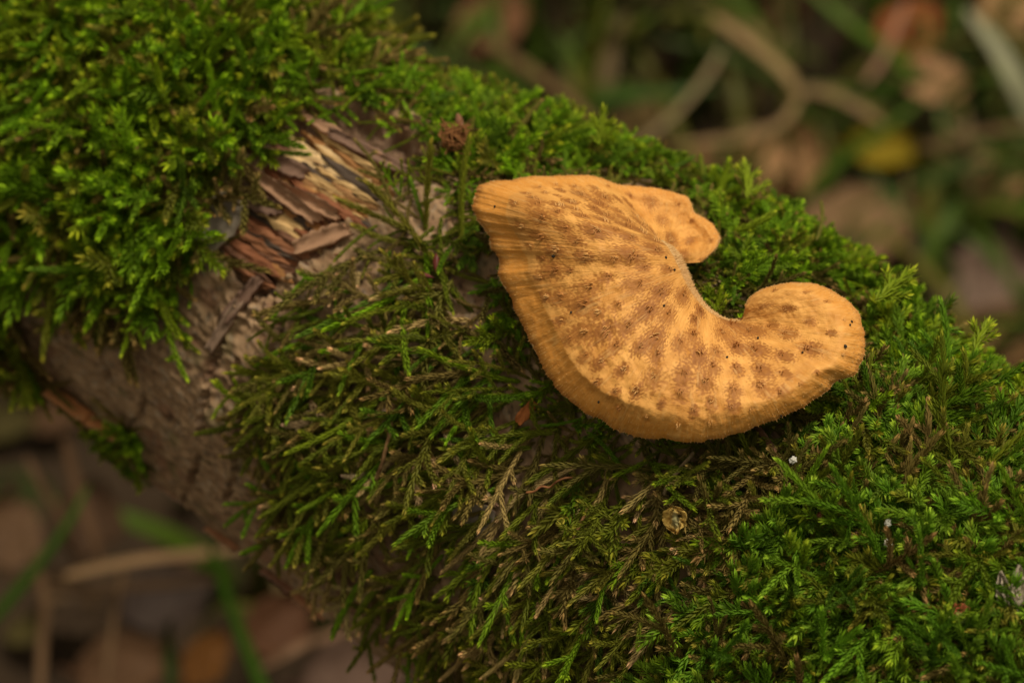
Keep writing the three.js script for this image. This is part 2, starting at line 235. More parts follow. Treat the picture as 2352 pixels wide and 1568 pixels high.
function capAt(u, v) {
  const q = station(u), f = u * NSt;
  let r = 1 + 0.016 * fbm(u * 40, 3, 1, 3) + 0.008 * noise(u * 260, 1, 7);
  for (const [c, w, d] of notch) r -= d * Math.exp(-(((f - c) / w) ** 2));
  const w = v * (1 + (r - 1) * smooth(0.5, 1, v));
  const x = lerp(q[0], q[3], w), y = lerp(q[1], q[4], w);
  // Z through the four heights at 0, 0.4, 0.8, 1; on the left a sharp fold at 0.8
  const A = q[2], B = q[6], C = q[7], D = q[5]; let z;
  const vf = lerp(0.8, 0.838, smooth(9, 10.5, f) * smooth(18.5, 16.5, f)); if (v < vf) { const t = v / (vf / 2); z = A * (t - 1) * (t - 2) / 2 - B * t * (t - 2) + C * t * (t - 1) / 2; } else { const t = (v - vf) / (1 - vf); const m0 = lerp((A - 4 * B + 3 * C) / 4, (D - C) * 1.2, smooth(9, 10.5, f) * smooth(18.5, 16.5, f)), m1 = (D - C) * 1.5; z = C * (1 + 2 * t) * (1 - t) ** 2 + D * t * t * (3 - 2 * t) + m0 * t * (1 - t) ** 2 + m1 * t * t * (t - 1); }
  const nb = smooth(0, 0.08, v);
  z += nb * (0.25 * fbm(x * 0.03, y * 0.03, 2) + 0.055 * fbm(u * 70, v * 3, 5, 3) * (0.8 - 0.5 * v)) - 0.9 * (1 - smooth(0, 0.06, v)) - 0.35 * smooth(0.97, 1, v);
  return spot(x, y, 0.6 - z * 0.001);
}
const CAPC = spot(1590, 720, 0.6 - 0.045);
const mushroom = thing('bracket_mushroom', 'orange brown scaly bracket mushroom with curled kidney shaped cap on the mossy branch', 'mushroom', CAPC);
for (let j = 0; j <= NV; j++) { const row = []; for (let i = 0; i <= NU; i++) row.push(capAt(i / NU, j / NV)); capPos.push(row); }
const capNormal = (i, j) => { const a = capPos[j][Math.min(NU, i + 1)].clone().sub(capPos[j][Math.max(0, i - 1)]), b = capPos[Math.min(NV, j + 1)][i].clone().sub(capPos[Math.max(0, j - 1)][i]), n = V().crossVectors(a, b).normalize(); return n.dot(FW) > 0 ? n.negate() : n; };
const tufts = [];
{ // where the scales sit: 3 mm or more apart
  const r = rngOf(909);
  for (let k = 0; k < 9000 && tufts.length < 250; k++) {
    const u = r(), v = 0.06 + 0.82 * Math.pow(r(), 0.75), f = u * NSt; if (f < 7 && r() < 0.86) continue; if (f > 24 && r() < 0.5) continue;
    const i = Math.round(u * NU), j = Math.round(v * NV), p = capPos[j][i], gap = (f > 8 && f < 20 ? 0.0025 : 0.0028);
    if (f > 9 && f < 17 && v > 0.81) continue;
    if (tufts.some((t) => t.p.distanceTo(p) < gap)) continue;
    tufts.push({ u, v, i, j, p, n: capNormal(i, j), k: 0.55 + 0.45 * r(), w: 0.55 + 0.6 * r(), size: (v > 0.72 ? 0.65 : 1) * (f > 23 || f < 7 ? 0.75 : 1) });
  }
}
const lin2s = (x) => Math.round(255 * (x <= 0.0031308 ? 12.92 * x : 1.055 * Math.pow(clamp(x), 1 / 2.4) - 0.055));
const TW = 1840, TH = 520, capMap = new Uint8Array(TW * TH * 4), capBump = new Uint8Array(TW * TH * 4);
{
  const PALE = [0.76, 0.375, 0.094], MID = [0.545, 0.228, 0.042], BLOT = [0.355, 0.134, 0.024], BROWN = [0.27, 0.095, 0.02], RIM = [0.63, 0.255, 0.040], EDGE = [0.36, 0.12, 0.02];
  const patch = new Float32Array(TW * TH);
  for (const t of tufts) {
    const R = 0.0050, du = capPos[t.j][Math.min(NU, t.i + 4)].distanceTo(capPos[t.j][Math.max(0, t.i - 4)]) / 8 * NU, dv = capPos[Math.min(NV, t.j + 4)][t.i].distanceTo(capPos[Math.max(0, t.j - 4)][t.i]) / 8 * NV;
    const ru = Math.ceil(R / du * TW), rv = Math.ceil(R / dv * TH), cx = t.u * TW, cy = t.v * TH;
    for (let y = Math.max(0, Math.floor(cy - rv)); y < Math.min(TH, cy + rv); y++) for (let x = Math.max(0, Math.floor(cx - ru)); x < Math.min(TW, cx + ru); x++) {
      const a = (x - cx) / TW * du / (0.00150 * t.size * t.w), b = ((y - cy) / TH * dv - 0.0006) / (0.0024 * t.size * t.w), d = Math.hypot(a, b) + 0.08 * noise2(x * 0.35 + t.u * 900, y * 0.04) + 0.42 * noise2(x * 0.11, y * 0.07 + t.v * 50);
      patch[y * TW + x] = Math.max(patch[y * TW + x], t.k * smooth(1.5, 0.25, d));
    }
  }
  for (let y = 0; y < TH; y++) for (let x = 0; x < TW; x++) {
    const u = x / TW, v = y / TH, f = u * NSt, o = (y * TW + x) * 4;
    const st1 = noise(u * 150, v * 5, 1), st2 = noise(u * 420, v * 9, 2), st3 = noise(u * 900, v * 22, 3), cl = fbm(u * 26, v * 5, 4, 3);
    let c = mixc(PALE, MID, clamp(0.42 + 1.0 * cl + 0.26 * st1 + 0.06 * st2));
    const left = smooth(8.5, 10.5, f) * smooth(17.5, 15.5, f);
    c = mixc(c, BROWN, 0.20 * left * smooth(0.60, 0.82, v + 0.07 * st1) * smooth(0.842, 0.833, v));        // brown zone inside the fold
    c = mixc(c, BROWN, 0.14 * smooth(9.5, 11, f) * smooth(14, 11, f) * smooth(0.3, 0.6, v + 0.1 * cl) * smooth(0.842, 0.833, v));
    const pk = patch[y * TW + x] * (1 + 0.16 * st1 + 0.05 * st2) + 0.05 * st1; c = mixc(c, BLOT, smooth(0.02, 0.62, pk) * 0.92); c = mixc(c, BROWN, smooth(0.5, 1.0, pk) * 0.75);
    const rim = lerp(smooth(0.80, 0.92, v + 0.03 * st1), smooth(0.833, 0.842, v), left);
    c = mixc(c, mixc(RIM, PALE, clamp(0.3 + 0.4 * st2 + 0.5 * cl - 0.35 * left)), rim * 0.9);
    c = mixc(c, [0.78, 0.46, 0.16], smooth(0.4, 0.9, st3) * smooth(0.75, 0.9, v) * 0.45);             // pale bristles near the rim
    c = mixc(c, [0.74, 0.42, 0.14], smooth(0.2, 0.8, st1 * 0.6 + 0.25 * st2 + 0.5 * cl) * 0.45);
    c = mixc(c, EDGE, smooth(0.972, 1, v + 0.012 * st2) * (left * 0.35 + 0.55));
    c = mixc(c, [0.74, 0.46, 0.20], smooth(0.05, 0.0, v + 0.02 * st1) * 0.4 * smooth(6, 12, f));                  // whitish felt on the inner lip
    capMap[o] = lin2s(c[0]); capMap[o + 1] = lin2s(c[1]); capMap[o + 2] = lin2s(c[2]); capMap[o + 3] = 255;
    const b = clamp(0.5 + 0.12 * st2 + 0.07 * st3 + 0.15 * st1 + 0.12 * noise(u * 500, v * 180, 8)); capBump[o] = capBump[o + 1] = capBump[o + 2] = Math.round(b * 255); capBump[o + 3] = 255;
  }
}
const tex = (data, w, h, srgb) => { const t = new THREE.DataTexture(data, w, h); t.magFilter = THREE.LinearFilter; t.minFilter = THREE.LinearFilter; if (srgb) t.colorSpace = THREE.SRGBColorSpace; t.needsUpdate = true; return t; };
{
  const g = new Geo(), n = NU + 1, id = (i, j) => j * n + i;
  for (let j = 0; j <= NV; j++) for (let i = 0; i <= NU; i++) { const p = capPos[j][i].clone().sub(CAPC); g.vv(p, [1, 1, 1], i / NU, j / NV); }
  for (let j = 0; j < NV; j++) for (let i = 0; i < NU; i++) g.q(id(i, j), id(i, j + 1), id(i + 1, j + 1), id(i + 1, j));
  const capMat = mat([1, 1, 1], 0.62, { specularIntensity: 0.6, map: tex(capMap, TW, TH, true), bumpMap: tex(capBump, TW, TH), bumpScale: 0.00015, sheen: 0.35, sheenRoughness: 0.6 });
  capMat.sheenColor.setRGB(0.6, 0.4, 0.2);
  const cap = mesh('cap', g.done(), capMat, mushroom);
  // pored underside, following the cap at its thickness, closed along the rim
  const b = new Geo(), step = 2, rows = [];
  for (let j = 0; j <= NV; j += step) { const row = []; for (let i = 0; i <= NU; i += step) { const v = j / NV, T = Math.min(0.0006 + 0.0030 * Math.pow(1 - v, 0.8) * smooth(-0.05, 0.25, v), 0.10 * capPos[0][i].distanceTo(capPos[NV][i])) * (j === NV ? 0 : 1), e = Math.min(1, Math.min(i, NU - i) / 14), p = capPos[j][i].clone().addScaledVector(FW.clone().multiplyScalar(1.4).addScaledVector(capNormal(i, j), -0.6).normalize(), T * (0.25 + 0.75 * e) * (i === 0 || i === NU ? 0 : 1)).sub(CAPC); const c = 0.8 + 0.4 * fbm(i * 0.4, j * 0.4, 3, 2); row.push(b.vv(p, [c, c, c])); } rows.push(row); }
  for (let j = 0; j + 1 < rows.length; j++) for (let i = 0; i + 1 < rows[0].length; i++) b.q(rows[j][i], rows[j][i + 1], rows[j + 1][i + 1], rows[j + 1][i]);
  const lip = capPos[0].map((p, i) => b.vv(p.clone().sub(CAPC), [1.1, 1.05, 1])); // inner lip
  for (let i = 0; i + 1 < rows[0].length; i++) b.q(lip[i * step], lip[(i + 1) * step], rows[0][i + 1], rows[0][i]);
  mesh('pore_surface', b.done(), mat([0.60, 0.37, 0.15], 0.8, { vertexColors: true }), mushroom);
  // stem from the middle of the underside into the moss
  const a = spot(1500, 790, 0.6 - 0.0595), o = onLog(1545, 790), e = logP(o.s, o.th, -0.001), st = new Geo(), ring = [];
  for (let k = 0; k <= 8; k++) { const t = k / 8, c = a.clone().lerp(e, t), rad = lerp(0.0075, 0.0055, Math.sqrt(t)), d = e.clone().sub(a).normalize(), X = V().crossVectors(d, V(0, 0, 1)).normalize(), Y = V().crossVectors(d, X), r = []; for (let m = 0; m < 20; m++) { const w = m / 20 * Math.PI * 2; r.push(st.vv(c.clone().addScaledVector(X, Math.cos(w) * rad * (1 + 0.08 * noise(Math.cos(w), Math.sin(w), t))).addScaledVector(Y, Math.sin(w) * rad).sub(CAPC), [1, 1, 1])); } ring.push(r); }
  for (let k = 0; k < 8; k++) for (let m = 0; m < 20; m++) st.q(ring[k][m], ring[k][(m + 1) % 20], ring[k + 1][(m + 1) % 20], ring[k + 1][m]);
  mesh('stem', st.done(), mat([0.42, 0.26, 0.12], 0.8, { vertexColors: true }), mushroom);
  // scales: tufts of stiff brown fibres
  const tuftGeo = (seed) => { const r = rngOf(seed), g = new Geo(), n = 7 + Math.floor(r() * 7); for (let k = 0; k < n; k++) {
    const bx = 0.00055 * (r() - 0.5) * 2, by = 0.0006 * (r() - 0.5) * 2, L = 0.00035 + 0.00055 * r(), w = 0.00008 + 0.00007 * r(), dx = 0.5 * (r() - 0.5), dy = 0.35 + 0.9 * r(), tip = r() < 0.2 ? [0.6, 0.5, 0.4] : [1.4, 1.35, 1.25], base = [1.0, 0.95, 0.9], A = [];
    for (let q = 0; q < 2; q++) for (let m = 0; m < 3; m++) { const an = m / 3 * 6.283 + k, ww = w * (q ? 0.65 : 1); A.push(g.v(bx + Math.cos(an) * ww + dx * L * q * 0.45, by + Math.sin(an) * ww + dy * L * q * 0.4, q ? L * 0.55 : -0.00015, q ? mixc(base, tip, 0.5) : base)); }
    const T = g.v(bx + dx * L, by + dy * L, L * 0.95, tip);
    for (let m = 0; m < 3; m++) { const m2 = (m + 1) % 3; g.q(A[m], A[m2], A[3 + m2], A[3 + m]); g.t(A[3 + m], A[3 + m2], T); } } return g.done(); };
  const TG = []; for (let k = 0; k < 10; k++) TG.push(tuftGeo(500 + k));
  const tm = [[0.56, 0.30, 0.10], [0.66, 0.39, 0.15], [0.44, 0.20, 0.06]].map((c) => mat(c, 0.7, { vertexColors: true })), r = rngOf(33);
  for (const t of tufts) {
    const out = capPos[Math.min(NV, t.j + 4)][t.i].clone().sub(capPos[Math.max(0, t.j - 4)][t.i]).normalize(), X = V().crossVectors(out, t.n).normalize(), an = (r() - 0.5) * 0.8, Y = out.clone().multiplyScalar(Math.cos(an)).addScaledVector(X, Math.sin(an)), X2 = V().crossVectors(Y, t.n).normalize();
    const m = mesh('scale', TG[Math.floor(r() * TG.length)], tm[Math.floor(r() * 3)], cap); const s = t.size * (0.4 + 0.6 * t.w) * (0.6 + 0.35 * t.k); m.applyMatrix4(M4(X2, Y, t.n, t.p.clone().sub(CAPC))); m.scale.setScalar(s);
  }
  // bristly fringe of the rim and felt of the inner lip: nobody could count them
  const h = new Geo(); const rr = rngOf(77);
  const hair = (p, d, L, w, c) => { const s = V().crossVectors(d, FW).normalize(), n = V().crossVectors(d, s), a = h.vv(p.clone().addScaledVector(s, w), c), b2 = h.vv(p.clone().addScaledVector(s, -w), c), c2 = h.vv(p.clone().addScaledVector(n, w), c), e2 = h.vv(p.clone().addScaledVector(d, L), c); h.t(a, b2, e2); h.t(b2, c2, e2); h.t(c2, a, e2); };
  for (let k = 0; k < 3200; k++) { const u = rr(), i = Math.round(u * NU), j = NV - Math.floor(rr() * rr() * 16), p = capPos[j][i].clone().sub(CAPC), out = capPos[NV][i].clone().sub(capPos[NV - 6][i]).normalize(), n = capNormal(i, j); hair(p, out.addScaledVector(n, 0.25 + 0.5 * rr()).addScaledVector(RT, 0.4 * (rr() - 0.5)).normalize(), 0.00012 + 0.0002 * rr(), 0.00005, mixc([0.55, 0.26, 0.07], [0.85, 0.55, 0.24], rr())); }
  for (let k = 0; k < 2600; k++) { const u = 0.2 + 0.8 * rr(), i = Math.round(u * NU), j = Math.floor(rr() * 5), p = capPos[j][i].clone().sub(CAPC), out = capPos[0][i].clone().sub(capPos[5][i]).normalize(), n = capNormal(i, j); hair(p, out.addScaledVector(n, 0.8 * rr()).addScaledVector(RT, 0.8 * (rr() - 0.5)).normalize(), 0.0003 + 0.0004 * rr(), 0.00006, mixc([0.58, 0.33, 0.12], [0.76, 0.50, 0.24], rr())); }
  const fr = mesh('fringe', h.done(true), mat([1, 1, 1], 0.8, { vertexColors: true }), mushroom); fr.userData.kind = 'stuff';
  // short hairs standing all over the cap, rows along the rays
}
const CAPOUT = ST.map((q) => [q[3], q[4]]).concat([...ST].reverse().map((q) => [q[0], q[1]]));

// ------------------------------------------------------------ moss shoots
// one leaf: keeled, pointed, bending by curl; three cross rows
function leaf(g, p, dir, up, L, W, curl, c) {
  const side = V().crossVectors(dir, up).normalize(), nn = V().crossVectors(side, dir).normalize(), pos = [0, 0.35, 0.7, 1], wid = [0.45, 1, 0.62, 0], rows = [];
  for (let k = 0; k < 4; k++) {
    const t = pos[k], a = curl * t, q = p.clone().addScaledVector(dir, L * (a ? Math.sin(a) / a : 1) * t * 1).addScaledVector(nn, -L * t * (a ? (1 - Math.cos(a)) / a : 0));
    const w = W * 0.5 * wid[k]; if (k === 3) { rows.push([g.vv(q, c)]); break; }
    rows.push([g.vv(q.clone().addScaledVector(side, w).addScaledVector(nn, w * 0.45), c), g.vv(q, c), g.vv(q.clone().addScaledVector(side, -w).addScaledVector(nn, w * 0.45), c)]);
  }
  for (let k = 0; k < 2; k++) { const a = rows[k], b = rows[k + 1]; g.q(a[0], a[1], b[1], b[0]); g.q(a[1], a[2], b[2], b[1]); }
  const a = rows[2], t = rows[3][0]; g.t(a[0], a[1], t); g.t(a[1], a[2], t);
}
function shoot(g, r, o) { // along a curved axis: o.p, o.d, o.up, len, leafL, leafW, step, spread, curl, bend, side, tone
  const n = Math.max(6, Math.round(o.len / o.step)), d0 = o.d.clone().normalize(), sd = V().crossVectors(d0, o.up).normalize(), un = V().crossVectors(sd, d0).normalize(); let az0 = r() * 6.28;
  const pt = (t) => o.p.clone().addScaledVector(d0, o.len * t).addScaledVector(un, o.len * o.bend * t * t).addScaledVector(sd, o.len * o.side * t * t);
  let prev = null;
  for (let k = 0; k < n; k++) {
    const t = k / n, q = pt(t), tg = pt(t + 0.02).sub(q).normalize(), X = V().crossVectors(tg, V(0.31, 0.87, 0.38)).normalize(), Y = V().crossVectors(tg, X); az0 += 2.4 + 0.3 * (r() - 0.5);
    const rad = X.clone().multiplyScalar(Math.cos(az0)).addScaledVector(Y, Math.sin(az0)), young = t > 0.86 ? (t - 0.86) / 0.14 : 0, sp = o.spread * (1 - 0.55 * young) * (0.8 + 0.4 * r()), ld = tg.clone().multiplyScalar(Math.cos(sp)).addScaledVector(rad, Math.sin(sp)).normalize();
    const L = o.leafL * (0.75 + 0.25 * Math.min(1, t * 6)) * (1 - 0.35 * young) * (0.85 + 0.3 * r()), f = 0.78 + 0.44 * r();
    const c = k > n - 5 ? [2.2, 1.85, 2.4] : [f * (o.tone?.[0] ?? 1), f * (o.tone?.[1] ?? 1), f * (o.tone?.[2] ?? 1)];
    leaf(g, q.addScaledVector(rad, o.leafW * 0.12), ld, o.secund ? un.clone().addScaledVector(rad, o.secund).normalize() : rad, L, o.leafW, o.curl * (0.6 + 0.8 * r()), c);
  }
  // stem
  const m = 4, cs = [0.75, 0.6, 0.5], rings = []; for (let k = 0; k <= m; k++) { const t = k / m, q = pt(t * 0.97), R = o.leafW * 0.28 * (1 - 0.6 * t), ring = []; for (let j = 0; j < 3; j++) { const a = j / 3 * 6.283; ring.push(g.vv(q.clone().addScaledVector(sd, Math.cos(a) * R).addScaledVector(un, Math.sin(a) * R), cs)); } rings.push(ring); }
  for (let k = 0; k < m; k++) for (let j = 0; j < 3; j++) g.q(rings[k][j], rings[k][(j + 1) % 3], rings[k + 1][(j + 1) % 3], rings[k + 1][j]);
  return pt;
}
const mm = 0.001;
function protoRope(seed, len) { const g = new Geo(), r = rngOf(seed); shoot(g, r, { p: V(0, 0, 0), d: V(0, 0, 1), up: V(0, 1, 0), len, leafL: 1.2 * mm, leafW: 0.34 * mm, step: 0.085 * mm, spread: 0.62, curl: 0.2, bend: 0.35 * (r() - 0.5), side: 1.1 * (r() - 0.5) }); return g.done(true); }
function protoFrond(seed, len, nb) { // main axis with side branches in a loose plane
  const g = new Geo(), r = rngOf(seed), main = shoot(g, r, { p: V(0, 0, 0), d: V(0, 0, 1), up: V(0, 1, 0), len, leafL: 1.15 * mm, leafW: 0.34 * mm, step: 0.10 * mm, spread: 0.6, curl: 0.2, bend: 0.2 * (r() - 0.5), side: 0.9 * (r() - 0.5) });
  for (let k = 0; k < nb; k++) { const t = 0.12 + 0.7 * (k + 0.5 * r()) / nb, sg = k % 2 ? 1 : -1, L = len * (0.5 - 0.32 * t) * (0.35 + 1.1 * r()), an = 0.45 + 0.75 * r(); if (k && r() < 0.2) continue; shoot(g, r, { p: main(t), d: V(sg * Math.sin(an), 0.9 * (r() - 0.4), Math.cos(an)), up: V(0, 1, 0), len: L, leafL: 0.95 * mm, leafW: 0.28 * mm, step: 0.09 * mm, spread: 0.62, curl: 0.2, bend: 0.3 * (r() - 0.45), side: -sg * 0.35 * r() }); }
  return g.done(true);
}
function protoFalcate(seed, len) { // plump shoot with long hooked leaves
  const g = new Geo(), r = rngOf(seed); const main = shoot(g, r, { p: V(0, 0, 0), d: V(0, 0, 1), up: V(0, 1, 0), len, leafL: 1.6 * mm, leafW: 0.27 * mm, step: 0.075 * mm, spread: 0.95, curl: 1.3, secund: 0.6, bend: 0.3 * (r() - 0.3), side: 0.5 * (r() - 0.5) });
  if (r() < 0.75) for (let k = 0; k < 2; k++) { const sg = k ? 1 : -1, an = 0.6 + 0.5 * r(); shoot(g, r, { p: main(0.15 + 0.3 * r()), d: V(sg * Math.sin(an), 0.3 * r(), Math.cos(an)), up: V(0, 1, 0), len: len * 0.55, leafL: 1.35 * mm, leafW: 0.25 * mm, step: 0.075 * mm, spread: 0.9, curl: 1.3, secund: 0.6, bend: 0.3 * (r() - 0.3), side: 0 }); }
  return g.done(true);
}
function protoLoose(seed, len) { // longer, thinner, spreading leaves
  const g = new Geo(), r = rngOf(seed); const main = shoot(g, r, { p: V(0, 0, 0), d: V(0, 0, 1), up: V(0, 1, 0), len, leafL: 1.6 * mm, leafW: 0.42 * mm, step: 0.13 * mm, spread: 0.8, curl: 0.1, bend: 0.3 * (r() - 0.4), side: 0.5 * (r() - 0.5) });
  for (let k = 0; k < 3; k++) { const sg = k % 2 ? 1 : -1, an = 0.6 + 0.5 * r(); shoot(g, r, { p: main(0.1 + 0.2 * k + 0.1 * r()), d: V(sg * Math.sin(an), 0.5 * r(), Math.cos(an)), up: V(0, 1, 0), len: len * (0.5 - 0.1 * k), leafL: 1.25 * mm, leafW: 0.36 * mm, step: 0.12 * mm, spread: 0.75, curl: 0.2, bend: 0.3 * (r() - 0.3), side: 0 }); }
  return g.done(true);
}
const PROTO = { rope: [], frond: [], falcate: [], loose: [] };
for (let k = 0; k < 6; k++) { PROTO.rope.push(protoRope(1000 + k, (7 + k) * mm)); PROTO.frond.push(protoFrond(1100 + k, (10 + k) * mm, 6 + (k % 3))); PROTO.falcate.push(protoFalcate(1200 + k, (5 + 0.6 * k) * mm)); PROTO.loose.push(protoLoose(1300 + k, (6 + 0.8 * k) * mm)); }
const mossMat = mat([1, 1, 1], 0.6, { vertexColors: true, transmission: 0.32, ior: 1.4, specularIntensity: 0.3 });
const dryMat = mat([1, 1, 1], 0.8, { vertexColors: true });
const GREEN = [[0.14, 0.245, 0.007], [0.115, 0.20, 0.006], [0.18, 0.28, 0.009], [0.085, 0.16, 0.006]], OLIVE = [[0.155, 0.175, 0.010], [0.185, 0.18, 0.018], [0.125, 0.15, 0.008]], TAN = [[0.34, 0.245, 0.085], [0.26, 0.19, 0.06], [0.42, 0.31, 0.125]], DUN = [[0.135, 0.098, 0.022], [0.16, 0.115, 0.03], [0.11, 0.09, 0.018]], YELLOWG = [[0.195, 0.34, 0.007], [0.155, 0.285, 0.006], [0.125, 0.235, 0.006], [0.21, 0.29, 0.008]], DEEP = [[0.10, 0.21, 0.008], [0.125, 0.245, 0.010], [0.08, 0.165, 0.007], [0.165, 0.28, 0.014]];
// mosses by place: [outline in the photo, mix of kinds, mix of palettes, lift, hang (0 = any way, 1 = down the side), size, density]
const ZONES = [
  { name: 'left', poly: [[-400, -400], [900, -400], [1010, 120], [760, 250], [640, 320], [560, 470], [470, 480], [430, 600], [480, 700], [420, 820], [-400, 900]], kinds: { loose: 0.6, rope: 0.25, frond: 0.15 }, pal: [[YELLOWG, 0.80], [OLIVE, 0.10], [GREEN, 0.1]], lift: 0.5, hang: 0.38, size: 1.3, dens: 0.62 },
  { name: 'mid', poly: [[640, 480], [880, 380], [1000, 380], [1100, 560], [1230, 860], [1330, 1000], [1150, 1150], [1000, 1568], [600, 1568], [500, 1000], [600, 650]], kinds: { rope: 0.72, frond: 0.28 }, pal: [[OLIVE, 0.40], [GREEN, 0.22], [YELLOWG, 0.24], [TAN, 0.14]], lift: 0.2, hang: 0.85, size: 1.2, dens: 0.23 },
  { name: 'low', poly: [[1150, 1150], [1330, 1000], [1640, 1040], [1700, 1250], [1560, 1600], [950, 1700], [1000, 1500]], kinds: { rope: 0.6, frond: 0.2, loose: 0.2 }, pal: [[OLIVE, 0.42], [GREEN, 0.14], [TAN, 0.30], [DUN, 0.14]], lift: 0.22, hang: 0.85, size: 1.15, dens: 0.32 },
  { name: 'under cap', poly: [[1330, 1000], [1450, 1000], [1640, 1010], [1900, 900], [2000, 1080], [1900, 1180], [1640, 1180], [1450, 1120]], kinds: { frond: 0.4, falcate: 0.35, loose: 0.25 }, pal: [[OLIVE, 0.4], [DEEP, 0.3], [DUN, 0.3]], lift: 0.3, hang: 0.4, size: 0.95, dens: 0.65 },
  { name: 'right', poly: [[1560, 1160], [1950, 1100], [2000, 860], [2500, 800], [2600, 1700], [1500, 1700]], kinds: { falcate: 0.72, frond: 0.13, loose: 0.15 }, pal: [[DEEP, 0.72], [GREEN, 0.16], [OLIVE, 0.12]], lift: 0.45, hang: 0.3, size: 1.1, dens: 0.95 },
];
ZONES.splice(3, 0, { name: 'right edge', poly: [[1880, 560], [2500, 560], [2500, 1060], [2200, 1010], [2010, 860]], kinds: { loose: 0.45, falcate: 0.55 }, pal: [[YELLOWG, 0.75], [GREEN, 0.25]], lift: 0.45, hang: 0.1, size: 1.0, dens: 0.95 });
const RIDGE = { name: 'ridge', kinds: { loose: 0.55, rope: 0.15, falcate: 0.3 }, pal: [[GREEN, 0.33], [YELLOWG, 0.55], [OLIVE, 0.12]], lift: 0.42, hang: 0.0, size: 0.8, dens: 0.95 };
const zoneAt = (x, y) => { const q = x + 40 * noise2(x * 0.008, y * 0.008 + 7), r = y + 40 * noise2(x * 0.008 + 3, y * 0.008); for (const z of ZONES) if (inPoly(q, r, z.poly)) return z; return RIDGE; };
const pickW = (r, pairs) => { let t = r(); for (const [v, w] of pairs) { if ((t -= w) < 0) return v; } return pairs[0][0]; };
const humps = (s, th) => 0.0022 * (0.5 + fbm(s * 130, th * 6.2, 5, 2)) + 0.0015 * fbm(s * 320, th * 15, 9, 2);
const groups = {}; // zone -> proto key -> list of matrices and colours
function addShoot(zone, kind, k, m, c, dry) { const z = (groups[zone] ??= {}), key = kind + k + (dry ? 'd' : ''); (z[key] ??= { geo: PROTO[kind][k], dry, m: [], c: [] }); z[key].m.push(m); z[key].c.push(c); }
const DOWN = V(0, -1, 0);
